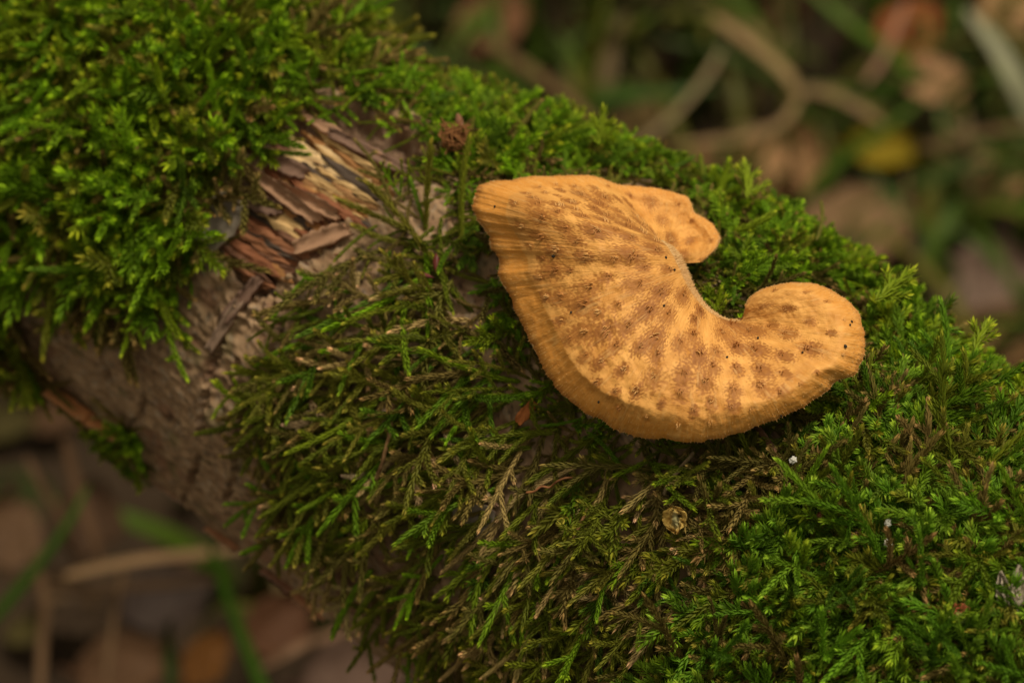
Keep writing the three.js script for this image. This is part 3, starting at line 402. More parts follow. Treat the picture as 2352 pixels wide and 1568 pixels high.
{
  const r = rngOf(4242), area = (0.20 + 0.13) , N = 29000;
  for (let k = 0; k < N; k++) {
    const under = k % 5 < 2; // every third is an old brown shoot of the lower layer
    const s = -0.14 + 0.27 * r(), th = (-52 + 190 * r()) * Math.PI / 180, base = logP(s, th), [x, y] = toPhoto(base);
    if (x < -260 || x > 2620 || y < -260 || y > 1830) continue;
    const fold = logN(th).dot(CAM.clone().sub(base).normalize()); if (fold < -0.35) continue;
    const db = barkAt(x, y), z = zoneAt(x, y);
    if (x < 1250 && x > 500 && y > 775 + 0.70 * x + 60 * noise2(x * 0.015, 3) && r() < 0.9) continue; // the underside is nearly bare
    if (db < (under ? 14 : 4) + (z.name === 'mid' && x < 1000 && y > 700 ? 34 : 0)) { if (r() > 0.012 || db < -60 || polyDist(x, y, WOOD) < 40) continue; }
    if (r() > (under ? Math.max(0.5, z.dens) * 0.9 : z.dens * 0.8)) continue;
    const capD = polyDist(x, y, CAPOUT), cover = capD < 22, n = logN(th), h = humps(s, th), hh = db < 30 ? h * 0.4 : h;
    let g = DOWN.clone().addScaledVector(n, -DOWN.dot(n)); const steep = g.length(); g.normalize(); // down the side
    const a = r() * 6.283, b = V().crossVectors(n, LD), rnd = LD.clone().multiplyScalar(Math.cos(a)).addScaledVector(b, Math.sin(a));
    // strands of the middle drift down and to the left
    const drift = g.clone().addScaledVector(LD, z.name === 'mid' ? -0.55 : z.name === 'low' ? -0.1 : 0).normalize();
    let d = rnd.multiplyScalar(1 - z.hang * steep).addScaledVector(drift, z.hang * steep * 1.4);
    const edge = smooth(0.0, 0.45, fold), lowSide = th > 1.75 ? 0.6 : 1;
    const lift = under ? 0.05 + 0.2 * r() : z.lift * (0.35 + 1.2 * r()) * lerp(0.45, 1, edge) * (z.name === 'mid' || z.name === 'low' ? 0.8 : 1) * (Math.min(polyDist(x, y, WOOD), polyDist(x, y, CREV)) < 130 ? 0.35 : 1); d.addScaledVector(n, (cover ? 0.08 : lift) * 1.1).normalize();
    let kind = under ? (r() < 0.6 ? 'rope' : 'frond') : pickW(r, Object.entries(z.kinds)), pi = Math.floor(r() * 6);
    let pal = under ? pickW(r, z.name === 'mid' || z.name === 'low' ? [[DUN, 0.45], [TAN, 0.12], [OLIVE, 0.43]] : [[DUN, 0.6], [OLIVE, 0.4]]) : pickW(r, z.pal);
    if (fbm(x * 0.012, y * 0.012, 70, 2) > 0.28 && !under && r() < 0.6) pal = OLIVE;          // browner clumps here and there
    if (pal === TAN && y < 600) pal = OLIVE;
    if (pal === TAN && !under) { if (kind === 'frond') kind = 'rope'; d.addScaledVector(n, 0.12 - d.dot(n)).normalize(); }
    const cc = pal[Math.floor(r() * pal.length)], f = 0.8 + 0.4 * r(), c = [cc[0] * f, cc[1] * f * (0.94 + 0.12 * r()), cc[2] * f], dry = pal === TAN || pal === DUN;
    const Y0 = n.clone().addScaledVector(d, -n.dot(d)).normalize(), roll = (r() - 0.5) * 1.2, X0 = V().crossVectors(Y0, d), Y = Y0.multiplyScalar(Math.cos(roll)).addScaledVector(X0, Math.sin(roll)), X = V().crossVectors(Y, d).normalize(); let sc = z.size * (0.75 + 0.5 * r()) * (cover ? 0.7 : 1) * lerp(z.name === 'left' ? 0.5 : 0.72, 1, edge) * lowSide * (Math.min(polyDist(x, y, WOOD), polyDist(x, y, CREV)) < 110 ? 0.62 : 1);
    const p = logP(s, th, (under ? 0.0004 : hh + 0.0002));
    if (capD > -70 && capD < 300 && !under) { // shoots that would stand in the cap's way lie flat
      const reach = { rope: 7 + pi, frond: 10 + pi, falcate: 6 + 0.6 * pi, loose: 6 + 0.8 * pi }[kind] * mm * sc;
      if ([0.5, 0.8, 1.15].some((t) => { const w = toPhoto(p.clone().addScaledVector(d, reach * t)); return polyDist(w[0], w[1], CAPOUT) < 14; })) { if (r() < 0.25) continue; d.addScaledVector(n, 0.04 - d.dot(n)).normalize(); const Y2 = n.clone().addScaledVector(d, -n.dot(d)).normalize(); Y.copy(Y2); X.crossVectors(Y, d).normalize(); sc *= 0.75; p.addScaledVector(n, -0.0006); }
    }
    const thin = (z.name === 'mid' || z.name === 'low' ? 0.74 : 0.9) * sc, q = M4(X.multiplyScalar(thin), Y.multiplyScalar(thin), d.clone().multiplyScalar(sc), p);
    addShoot(z.name, kind, pi, q, c, dry);
  }
}
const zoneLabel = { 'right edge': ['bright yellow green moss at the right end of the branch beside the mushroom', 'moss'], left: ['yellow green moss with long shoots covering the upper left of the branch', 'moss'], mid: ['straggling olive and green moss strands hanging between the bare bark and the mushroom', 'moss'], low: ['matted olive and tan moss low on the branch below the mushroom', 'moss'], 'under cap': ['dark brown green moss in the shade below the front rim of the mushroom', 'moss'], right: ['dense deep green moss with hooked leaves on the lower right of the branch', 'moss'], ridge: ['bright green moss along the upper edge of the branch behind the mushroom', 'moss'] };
for (const [zn, ps] of Object.entries(groups)) {
  const g = thing('moss', zoneLabel[zn][0], zoneLabel[zn][1]); g.userData.kind = 'stuff';
  for (const e of Object.values(ps)) { const im = new THREE.InstancedMesh(e.geo, e.dry ? dryMat : mossMat, e.m.length); im.name = 'moss_shoots'; im.userData.kind = 'stuff'; im.castShadow = im.receiveShadow = true; e.m.forEach((m, i) => { im.setMatrixAt(i, m); im.setColorAt(i, new THREE.Color().setRGB(...e.c[i])); }); g.add(im); }
}

// ------------------------------------------------------------ litter: leaves, blades, stalks
function ribbon(pts, width, thick, c, seed, keel = 0.25) { // blade through world points: tapers to the tip, folded along its middle
  const cv = new THREE.CatmullRomCurve3(pts), n = 26, g = new Geo(), up = V(0, 1, 0), rows = [], r = rngOf(seed);
  for (let i = 0; i <= n; i++) {
    const t = i / n, p = cv.getPoint(t), d = cv.getTangent(t); let s = V().crossVectors(d, CAM.clone().sub(p)).normalize(); const nn = V().crossVectors(s, d).normalize(); s.addScaledVector(nn, 0.5 * Math.sin(seed)).normalize();
    const w = width * 0.5 * (typeof thick === 'object' ? thick.f(t) : Math.min(1, 0.45 + t * 3) * Math.pow(1 - t, 0.4) + 0.03), row = [];
    for (let j = 0; j < 5; j++) { const u = j / 2 - 1, f = 0.9 + 0.2 * noise(u * 4 + seed, t * 2, 5) + (j === 2 ? 0.12 : 0); row.push(g.vv(p.clone().addScaledVector(s, u * w).addScaledVector(nn, Math.abs(u) * w * keel), [c[0] * f, c[1] * f, c[2] * f], u, t)); }
    for (let j = 0; j < 2; j++) row.push(g.vv(p.clone().addScaledVector(s, (j ? -0.6 : 0.6) * w).addScaledVector(nn, -0.0004 + 0.3 * w * keel), c));
    rows.push(row);
  }
  for (let i = 0; i < n; i++) { const a = rows[i], b = rows[i + 1]; for (let j = 0; j < 4; j++) g.q(a[j], a[j + 1], b[j + 1], b[j]); g.q(a[4], a[5], b[5], b[4]); g.q(a[5], a[6], b[6], b[5]); g.q(a[6], a[0], b[0], b[6]); }
  return g.done();
}
const bladeMat = mat([1, 1, 1], 0.55, { vertexColors: true, transmission: 0.25 }), strawMat = mat([1, 1, 1], 0.75, { vertexColors: true });
const HEAD = { f: (t) => Math.min(1, 0.6 + t * 4) * Math.min(1, 0.35 + (1 - t) * 3) };
// blades and stalks: name, label, category, colour, width mm, [photo x, y, height above the ground mm] ..., kind of taper
function blade(name, label, cat, c, w, pts, dry, seed) {
  const near = pts[1][1] > 900 && pts[1][0] < 1000; c = dry ? c.map((k, i) => k * (0.62 - 0.09 * i) * (near ? 0.7 : 1)) : c.map((k, i) => k * (i === 0 ? 0.85 : 0.72)); const P = pts.map(([x, y, h]) => spotY(x, y, YG + (h * 1.2 + (x < 700 && y > 900 ? 90 : 20)) * mm)), b = P[0].clone(), g = thing(name, label, cat, b); mesh(dry ? 'stalk' : 'blade', rebase(ribbon(P, w * (dry ? 0.44 : 0.7) * mm, dry ? HEAD : 0, c, seed), b), dry ? strawMat : bladeMat, g); return g;  // dry stalks at lower left have deep shade painted into their colour
}
const BL = [
  ['grass_blade', 'green grass blade rising from the left edge below the branch', [0.055, 0.15, 0.012], 4.2, [[-40, 1450, 25], [60, 1330, 36], [150, 1210, 46], [205, 1110, 52]]],
  ['grass_blade', 'green grass blade hanging down beside the lower left bark', [0.06, 0.16, 0.012], 4.6, [[640, 1680, 8], [570, 1500, 22], [510, 1340, 36], [478, 1235, 46]]],
  ['grass_blade', 'short dark green grass blade at the bottom left between stalks', [0.035, 0.07, 0.012], 4.0, [[395, 1600, 4], [385, 1480, 12], [390, 1420, 20]]],
  ['dry_stalk', 'pale flattened dry stalk lying level below the branch at lower left', [0.40, 0.28, 0.165], 6.0, [[150, 1322, 22], [300, 1290, 24], [420, 1275, 25], [560, 1262, 26]], 1],
  ['dry_stalk', 'brown dry stalk standing at the bottom left corner', [0.30, 0.20, 0.12], 6.0, [[60, 1240, 26], [100, 1380, 18], [95, 1480, 12], [88, 1640, 8]], 1],
  ['dry_stalk', 'slender brown dry stalk right of the corner stalk at bottom left', [0.21, 0.14, 0.08], 4.4, [[285, 1290, 18], [268, 1380, 14], [252, 1480, 10], [240, 1600, 8]], 1],
  ['dry_stalk', 'brown dry blade slanting down from the shaded bark at left', [0.26, 0.165, 0.10], 6.5, [[150, 1010, 40], [170, 1100, 34], [205, 1210, 28], [235, 1300, 22]], 1],
  ['dry_stalk', 'narrow brown dry blade at far left under the moss', [0.22, 0.14, 0.085], 4.0, [[60, 1050, 36], [95, 1120, 32], [140, 1200, 26], [190, 1290, 18]], 1],
  ['dry_stalk', 'pinkish dry stalk slanting up to the branch near the bottom', [0.38, 0.25, 0.17], 5.5, [[600, 1535, 18], [680, 1490, 22], [760, 1458, 26], [860, 1420, 30]], 1],
  ['dry_stalk', 'dull brown dry stalk crossing behind the level pale stalk', [0.20, 0.135, 0.085], 6.0, [[-40, 1290, 12], [120, 1350, 14], [330, 1345, 14], [520, 1330, 14]], 1],
  ['dry_stalk', 'bent tan stalk bowing over in the top middle of the background', [0.40, 0.31, 0.165], 8.0, [[1640, 40, 34], [1730, 105, 38], [1810, 175, 38], [1835, 225, 34]], 1],
  ['dry_stalk', 'tan stalk curving left below the bowed stalk in the background', [0.36, 0.27, 0.15], 6.0, [[1840, 215, 34], [1800, 280, 32], [1720, 312, 30], [1540, 335, 26]], 1],
  ['dry_stalk', 'tan stalk running right from the bend of the bowed stalk', [0.36, 0.27, 0.16], 6.0, [[1830, 205, 32], [1900, 215, 32], [1970, 245, 31], [2030, 285, 29]], 1],
  ['dry_stalk', 'thin pale stalk slanting up right in the background', [0.36, 0.31, 0.19], 4.5, [[1450, 345, 26], [1540, 270, 30], [1620, 180, 32], [1660, 110, 33]], 1],
  ['dry_stalk', 'brown dry blade slanting down behind the upper mossy edge', [0.32, 0.23, 0.12], 7.0, [[1110, 90, 30], [1200, 150, 32], [1290, 215, 32], [1380, 290, 30]], 1],
  ['dry_stalk', 'pinkish stalk pointing up beside the rust coloured leaf', [0.40, 0.25, 0.19], 5.0, [[1990, 190, 30], [2030, 130, 32], [2060, 60, 34], [2085, 0, 34]], 1],
  ['dry_stalk', 'pale stalk lying level right of the yellow leaf', [0.36, 0.27, 0.15], 6.0, [[2110, 340, 26], [2200, 320, 28], [2290, 300, 28], [2400, 285, 26]], 1],
  ['dry_stalk', 'thin upright brown stem in the right background', [0.20, 0.125, 0.07], 2.6, [[2082, 395, 50], [2085, 460, 46], [2090, 560, 38], [2150, 690, 26]], 1],
  ['grass_blade', 'yellow green grass blade standing in the top middle', [0.13, 0.17, 0.018], 5.0, [[1335, 300, 14], [1350, 180, 26], [1380, 60, 38], [1400, -60, 48]]],
  ['grass_blade', 'dark green grass blade left of the yellow green one', [0.05, 0.10, 0.012], 5.0, [[1180, 190, 10], [1210, 100, 24], [1225, 20, 34], [1230, -70, 44]]],
  ['grass_blade', 'green grass blade lying level behind the mossy edge', [0.05, 0.13, 0.015], 6.5, [[1330, 240, 18], [1430, 222, 22], [1540, 214, 24], [1660, 200, 24]]],
  ['grass_blade', 'bright green grass blade slanting down from the top edge', [0.09, 0.19, 0.012], 7.0, [[2120, 190, 20], [2040, 120, 28], [1960, 60, 34], [1850, -30, 40]]],
  ['grass_blade', 'green grass blade slanting up past the yellow leaf', [0.08, 0.17, 0.014], 7.0, [[1840, 470, 14], [1930, 370, 24], [2030, 300, 32], [2130, 220, 38]]],
  ['grass_blade', 'short green grass blade below the rust coloured leaf', [0.07, 0.16, 0.014], 7.0, [[1890, 260, 18], [1970, 215, 24], [2060, 190, 28], [2150, 180, 30]]],
  ['grass_blade', 'dark green grass blade at the right edge above the moss', [0.035, 0.075, 0.014], 5.0, [[2240, 860, 16], [2290, 815, 24], [2340, 775, 30], [2420, 700, 38]]],
  ['grass_blade', 'dark green grass blade below the yellow leaf at right', [0.06, 0.11, 0.02], 7.0, [[2020, 450, 14], [2110, 420, 20], [2200, 390, 24], [2290, 370, 26]]],
  ['grass_blade', 'broad pale grey green blade at the upper right edge', [0.36, 0.42, 0.25], 11.0, [[2400, 330, 20], [2340, 200, 34], [2290, 110, 40], [2220, 20, 44]]],
  ['grass_blade', 'green grass blade at the top right of the middle', [0.07, 0.15, 0.014], 6.0, [[1640, 190, 12], [1610, 110, 24], [1590, 40, 34], [1580, -60, 44]]],
  ['grass_blade', 'dark grass blade crossing under the level green blade', [0.04, 0.085, 0.012], 5.5, [[1430, 180, 10], [1470, 90, 22], [1530, 20, 32], [1570, -50, 40]]],
];
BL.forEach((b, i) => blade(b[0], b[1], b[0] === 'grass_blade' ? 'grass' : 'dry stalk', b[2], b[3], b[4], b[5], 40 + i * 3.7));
function leafGeo(seed, L, Wd, c, lobes = 0) { // a fallen leaf: midrib, side veins raised, rim curling, thickness
  const r = rngOf(seed), g = new Geo(), n = 22, m = 12, cup = 0.25 + 0.5 * r(), tw = (r() - 0.5) * 0.6, ph = r() * 20, rows = [[], []];
  for (let k = 0; k < 2; k++) for (let i = 0; i <= n; i++) {
    const t = i / n, w = Wd * 0.5 * Math.pow(Math.sin(Math.PI * Math.pow(clamp(t, 0.01, 0.99), 0.8)), 0.75) * (1 + lobes * Math.sin(t * 26 + ph)), row = [];
    for (let j = 0; j <= m; j++) {
      const u = j / m * 2 - 1, x = (t - 0.5) * L, y = u * w, vein = Math.exp(-((u / 0.06) ** 2)) * 0.0006 + 0.0002 * Math.sin((t - Math.abs(u) * 0.25) * 40);
      const z = cup * Wd * 0.35 * u * u + 0.10 * L * Math.sin(t * 3 + ph) * 0.6 + tw * y * t + 0.0016 * fbm(t * 3 + ph, u * 2, seed * 0.1) - k * 0.0003 + vein * (k ? 0 : 1);
      const f = 0.72 + 0.5 * (0.5 + 0.5 * fbm(t * 5 + ph, u * 3, 9)), sp = smooth(0.25, 0.4, fbm(t * 9, u * 7, ph + 5)) * 0.6; row.push(g.v(x, y, z, mixc([c[0] * f, c[1] * f, c[2] * f], [c[0] * 0.3, c[1] * 0.25, c[2] * 0.25], sp), t, u));
    } rows[k].push(row);
  }
  for (let k = 0; k < 2; k++) for (let i = 0; i < n; i++) for (let j = 0; j < m; j++) { const R = rows[k]; g.q(R[i][j], R[i + 1][j], R[i + 1][j + 1], R[i][j + 1]); }
  for (let i = 0; i < n; i++) for (const j of [0, m]) g.q(rows[0][i][j], rows[0][i + 1][j], rows[1][i + 1][j], rows[1][i][j]);
  return g.done();
}
const litterMat = mat([1, 1, 1], 0.7, { vertexColors: true });
function deadLeaf(label, c, L, Wd, x, y, h, yaw, tilt, roll, seed, lobes = 0) {
  c = c.map((k, i) => k * (0.62 - 0.10 * i) * (x < 1000 && y > 900 ? 0.5 : 1));  // lower left leaves are coloured darker to stand for the shadow there
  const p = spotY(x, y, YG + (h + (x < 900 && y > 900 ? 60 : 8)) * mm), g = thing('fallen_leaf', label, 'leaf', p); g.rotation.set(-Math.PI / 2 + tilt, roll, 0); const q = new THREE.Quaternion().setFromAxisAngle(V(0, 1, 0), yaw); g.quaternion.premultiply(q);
  mesh('leaf_blade', leafGeo(seed, L * 1.25 * mm, Wd * 1.25 * mm, c, lobes), litterMat, g);
  const st = new THREE.TubeGeometry(new THREE.QuadraticBezierCurve3(V(-L * 0.5 * mm, 0, 0), V(-L * 0.62 * mm, 0.001, 0.001), V(-L * 0.75 * mm, 0.003, 0.001)), 8, 0.0006, 6); const sm = mesh('leaf_stalk', st, mat([c[0] * 0.7, c[1] * 0.6, c[2] * 0.6], 0.8), g); return sm;
}
const LV = [
  ['large tan fallen leaf behind the branch right of the bent stalks', [0.40, 0.26, 0.14], 26, 17, 1800, 390, 14, 1.2, 0.25, 0.1, 1],
  ['wide pale brown fallen leaf close behind the branch at right', [0.36, 0.25, 0.15], 32, 20, 1970, 540, 12, 0.4, 0.2, -0.1, 2],
  ['yellow orange fallen leaf in the right background', [0.30, 0.25, 0.012], 19, 10, 2030, 345, 27, 0.1, 0.5, 0.1, 3],
  ['rust brown fallen leaf near the top right', [0.34, 0.13, 0.045], 20, 14, 2085, 70, 22, 0.9, 0.5, 0.0, 4],
  ['pinkish tan fallen leaf right of the rust brown leaf', [0.46, 0.30, 0.18], 18, 13, 2150, 190, 24, 0.2, 0.4, 0.2, 5],
  ['greyish purple fallen leaf at the right edge', [0.24, 0.185, 0.165], 26, 18, 2260, 670, 14, 0.6, 0.25, 0.0, 6],
  ['dark wet fallen leaf between the tan and purple leaves', [0.055, 0.045, 0.05], 16, 11, 2140, 590, 15, 1.8, 0.2, 0.0, 7],
  ['brown fallen leaf below the purple leaf at the right edge', [0.27, 0.175, 0.09], 26, 16, 2300, 790, 12, 0.2, 0.3, 0.0, 8],
  ['tan fallen leaf at right between the yellow leaf and the frame', [0.42, 0.29, 0.15], 20, 13, 2290, 410, 18, 0.8, 0.3, 0.1, 9],
  ['light brown fallen leaf in the top right corner', [0.46, 0.32, 0.17], 20, 14, 2330, 20, 20, 0.5, 0.4, 0.0, 10],
  ['brown fallen leaf behind the mossy edge at the top', [0.24, 0.13, 0.07], 22, 14, 1130, 60, 14, 0.7, 0.3, 0.0, 11],
  ['dull olive fallen leaf in the middle of the background', [0.17, 0.13, 0.05], 24, 15, 1480, 320, 10, 1.0, 0.2, 0.0, 12],
  ['dark brown fallen leaf near the top edge', [0.13, 0.06, 0.03], 22, 15, 1760, 40, 10, 0.3, 0.2, 0.0, 13],
  ['brown fallen leaf under the bent stalks', [0.30, 0.19, 0.10], 22, 14, 1650, 400, 8, 0.9, 0.2, 0.0, 14],
  ['orange fallen leaf at the bottom left', [0.27, 0.12, 0.02], 16, 8, 470, 1515, 12, 1.1, 0.5, 0.0, 15],
  ['dark grey purple fallen leaf in the lower left litter', [0.11, 0.085, 0.08], 20, 15, 385, 1385, 7, 0.6, 0.2, 0.0, 16],
  ['tan fallen leaf standing in the shade at far left', [0.28, 0.18, 0.11], 18, 11, 30, 1230, 16, 1.3, 0.5, 0.0, 17],
  ['pale lilac brown fallen leaf under the branch at the bottom', [0.30, 0.21, 0.18], 22, 14, 820, 1560, 12, 0.3, 0.3, 0.0, 18],
  ['brown fallen leaf in the bottom left litter', [0.25, 0.15, 0.085], 20, 13, 290, 1540, 8, 0.2, 0.3, 0.0, 19],
  ['reddish brown fallen leaf beside the orange leaf', [0.22, 0.11, 0.06], 18, 12, 640, 1440, 10, 1.0, 0.4, 0.0, 20],
  ['dark brown fallen leaf at left beneath the bark', [0.14, 0.085, 0.05], 22, 14, 200, 1210, 8, 1.5, 0.2, 0.0, 21],
];
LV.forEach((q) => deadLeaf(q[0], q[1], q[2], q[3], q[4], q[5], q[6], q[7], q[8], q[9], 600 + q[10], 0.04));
{ // the rest of the litter and the grass beyond: nobody could count it
  const r = rngOf(8080), kinds = [0, 1, 2, 3, 4].map((k) => leafGeo(700 + k, 0.016, 0.010, [1, 1, 1], 0.04)), pals = [[0.055, 0.027, 0.011], [0.03, 0.017, 0.008], [0.095, 0.055, 0.024], [0.02, 0.013, 0.007], [0.045, 0.035, 0.009], [0.025, 0.033, 0.006]];
  const grp = thing('leaf_litter', 'brown decaying leaf litter covering the ground around the branch', 'leaf litter'); grp.userData.kind = 'stuff';
  for (const gk of kinds) { const n = 420, im = new THREE.InstancedMesh(gk, litterMat, n); im.name = 'litter_leaves'; im.userData.kind = 'stuff'; im.castShadow = im.receiveShadow = true;
    for (let i = 0; i < n; i++) { const R = 0.5 * Math.sqrt(r()), a = r() * 6.283, x = 0.02 + R * Math.cos(a) * 1.1, z = -0.06 + R * Math.sin(a), e = new THREE.Euler(-Math.PI / 2 + 0.7 * (r() - 0.5), 0.7 * (r() - 0.5), r() * 6.283), sc = 0.5 + 1.0 * r(), c = pals[Math.floor(r() * pals.length)], f = 0.7 + 0.6 * r();
      im.setMatrixAt(i, new THREE.Matrix4().compose(V(x, YG + 0.002 + 0.011 * r(), z), new THREE.Quaternion().setFromEuler(e), V(sc, sc, sc))); im.setColorAt(i, new THREE.Color().setRGB(c[0] * f, c[1] * f, c[2] * f)); }
    grp.add(im); }
  const gg = thing('grass', 'sparse green and yellowed grass growing in the litter behind the branch', 'grass'); gg.userData.kind = 'stuff';
  for (let k = 0; k < 4; k++) {
    const rr = rngOf(50 + k), bend = 0.02 + 0.03 * rr(), geo = new Geo(), rows = []; for (let i = 0; i <= 10; i++) { const t = i / 10, w = 0.0024 * Math.pow(1 - t, 0.6) + 0.0001, y = 0.055 * t - 0.02 * t * t * t, x = bend * t * t; rows.push([geo.v(x, y, -w), geo.v(x - 0.0005, y, 0), geo.v(x, y, w)]); }
    for (let i = 0; i < 10; i++) { geo.q(rows[i][0], rows[i][1], rows[i + 1][1], rows[i + 1][0]); geo.q(rows[i][1], rows[i][2], rows[i + 1][2], rows[i + 1][1]); }
    const n = 600, im = new THREE.InstancedMesh(geo.done(), bladeMat, n); im.name = 'grass_blades'; im.userData.kind = 'stuff'; im.castShadow = im.receiveShadow = true;
    for (let i = 0; i < n; i++) { const x = -0.08 + 0.5 * r(), z = -0.75 + 0.55 * r(), e = new THREE.Euler(0.9 * (r() - 0.5), r() * 6.283, 0.9 * (r() - 0.5)), sc = 0.6 + 0.9 * r(), c = r() < 0.62 ? [0.05, 0.085, 0.006] : r() < 0.6 ? [0.095, 0.09, 0.010] : [0.14, 0.095, 0.038], f = 0.6 + 0.7 * r(); im.setMatrixAt(i, new THREE.Matrix4().compose(V(x, YG, z), new THREE.Quaternion().setFromEuler(e), V(sc, sc, sc))); im.setColorAt(i, new THREE.Color().setRGB(c[0] * f, c[1] * f, c[2] * f)); }
    gg.add(im);
  }
}

// ------------------------------------------------------------ single shoots that stand out, and small things lying in the moss
function sprig(label, kind, k, pal, x0, y0, x1, y1, lift, thick = 1, h0 = 0.003) { // from its root to its tip, photo spots; lift = mm the tip stands nearer
  const a = onLog(x0, y0, h0), b = onLog(x1, y1, h0), p = a.p.clone(), q = spot(x1, y1, toPhoto(b.p)[2] - lift * mm), d = q.clone().sub(p), L = d.length(), n = logN(a.th); d.normalize();
  const len = { rope: (7 + k) * mm, frond: (10 + k) * mm, falcate: (5 + 0.6 * k) * mm, loose: (6 + 0.8 * k) * mm }[kind], Y = n.clone().addScaledVector(d, -n.dot(d)).normalize(), X = V().crossVectors(Y, d).normalize(), g = thing('moss_sprig', label, 'moss sprig', p);
  const m = mesh('shoot', PROTO[kind][k], sprigMat(pal, pal[0] > 0.25), g); m.applyMatrix4(M4(X.multiplyScalar(thick), Y.multiplyScalar(thick), d.multiplyScalar(L / len), V(0, 0, 0))); return g;
}
const sprigMats = {};
function sprigMat(c, dry) { return sprigMats[c] ??= Object.assign((dry ? dryMat : mossMat).clone(), { color: new THREE.Color().setRGB(...c) }); }
const TN = [0.46, 0.31, 0.15], TN2 = [0.34, 0.235, 0.12], GR = [0.13, 0.235, 0.010], YW = [0.22, 0.29, 0.012], OL = [0.16, 0.15, 0.02];
[
  ['tan dried moss shoot hanging in the middle, pointing at the bark below', 'rope', 2, TN, 951, 1070, 968, 1180, 1],
  ['long twisted tan dried moss strand right of the short dried shoots', 'rope', 4, TN2, 1022, 992, 1086, 1174, 2, 1.1],
  ['short tan dried moss shoot pointing right under the green rope', 'rope', 0, TN, 982, 1040, 1022, 1079, 3],
  ['short tan dried moss shoot pointing down beside the dried hanging shoot', 'rope', 1, TN, 967, 1058, 993, 1101, 3],
  ['small tan dried moss shoot tip below the short right pointing one', 'rope', 3, TN, 1028, 1080, 1030, 1154, 1],
  ['pale dried moss shoot pointing down left, left of the hanging tan shoot', 'rope', 5, [0.44, 0.33, 0.19], 856, 1078, 808, 1123, 2],
  ['lower of two pale dried moss shoots lying level near the bark', 'rope', 2, TN2, 728, 968, 652, 983, 1, 1.1],
  ['upper of two pale dried moss shoots lying level near the bark', 'rope', 3, TN2, 726, 944, 664, 957, 1, 1.1],
  ['upright tan dried moss shoot at the right ends of the two level shoots', 'rope', 1, TN2, 712, 920, 738, 992, 2, 1.1],
  ['green moss shoot pointing left over the bare bark with a pale tip', 'frond', 1, YW, 608, 946, 482, 915, 3, 1],
  ['long green moss shoot reaching left over the lower bare bark', 'frond', 3, GR, 690, 1112, 503, 1157, 3, 0.9],
  ['bright green moss shoot pointing right below the left rim of the mushroom', 'rope', 4, GR, 1062, 903, 1178, 948, 5, 1.15],
  ['green moss shoot pointing down beside the bright right pointing shoot', 'rope', 3, GR, 1072, 918, 1046, 1006, 4, 1.05],
  ['thin green moss strand with a fringed tip hanging near the bottom bark', 'loose', 2, YW, 842, 1190, 806, 1292, 2, 0.8],
  ['drooping green moss shoot above the tan chip of bark', 'rope', 5, OL, 1112, 1172, 1084, 1268, 2, 1],
  ['dark olive moss frond branching in the centre of the strands', 'frond', 5, OL, 980, 900, 968, 1060, 3, 1.15],
  ['long olive moss frond arching down left from the left rim of the mushroom', 'frond', 4, OL, 1040, 640, 880, 900, 3, 1.2],
  ['pointed green moss shoot sticking out over the right background', 'loose', 1, YW, 2010, 690, 2094, 630, 3, 1.1],
  ['curled thin moss shoot standing up on the upper edge at right', 'rope', 3, OL, 1876, 552, 1914, 470, 5, 0.6],
  ['upright green moss shoot on the upper edge in front of the tan leaf', 'loose', 2, YW, 1718, 455, 1726, 372, 3, 0.9],
  ['long bright green moss shoot lying right of the back lobe of the mushroom', 'rope', 4, YW, 1688, 530, 1796, 500, 5, 1.2],
  ['upright green moss shoot on the upper edge behind the mushroom', 'loose', 3, YW, 1372, 330, 1388, 262, 3, 0.9],
  ['tall green moss shoot on the far right edge near the corner of the frame', 'loose', 0, YW, 2240, 800, 2262, 730, 3, 1],
  ['branched yellow green moss strand lying at left in the shade gap', 'frond', 2, YW, 190, 258, 100, 392, 4, 1.4],
  ['pale tipped moss strand pointing left below the branched strand', 'rope', 2, YW, 138, 356, 40, 345, 4, 1.4],
  ['brownish moss strand running down through the upper left moss', 'rope', 5, [0.30, 0.22, 0.05], 350, 265, 262, 470, 4, 1.4],
  ['stout olive moss shoot running down at the lower middle right', 'frond', 0, [0.20, 0.21, 0.02], 1440, 1180, 1325, 1290, 4, 1.2],
  ['pale green feathered moss shoot in the lower right corner area', 'falcate', 3, [0.22, 0.32, 0.06], 2300, 1455, 2205, 1395, 3, 1.1],
].forEach((q) => sprig(...q));
// a small thing on the moss: a geometry with x along its length, y across, z up, laid on the branch
function lay(name, label, cat, geo, m, x, y, h, turn, tilt = 0, part = 'body') { const o = onLog(x, y, h * mm), f = frame(o.s, o.th, h * mm), X0 = f.a.clone().multiplyScalar(Math.cos(turn)).addScaledVector(f.b, Math.sin(turn)), n = f.n.clone().multiplyScalar(Math.cos(tilt)).addScaledVector(FW, -Math.sin(tilt)).normalize(), Y = V().crossVectors(n, X0).normalize(), X = V().crossVectors(Y, n).normalize(); const k = mesh(numbered(name), geo, m, scene); k.applyMatrix4(M4(X, Y, n, f.p)); return tag(k, label, cat); }
function scaleGeo(L, W, T, seed) { const g = new THREE.SphereGeometry(0.5, 18, 12), p = g.attributes.position, c = []; for (let i = 0; i < p.count; i++) { let x = p.getX(i), y = p.getY(i), z = p.getZ(i); const k = 1 - 0.75 * Math.pow(Math.abs(x + 0.15) * 1.6, 2); p.setXYZ(i, x * L, y * W * Math.max(0.12, k) * (1 + 0.15 * noise(x * 6, y * 6, seed)), z * T + 0.25 * W * (x * x - y * y)); const f = 0.75 + 0.5 * (0.5 + 0.5 * noise(x * 5, y * 14, seed)); c.push(f, f, f); } g.setAttribute('color', new THREE.Float32BufferAttribute(c, 3)); g.computeVertexNormals(); return g; }
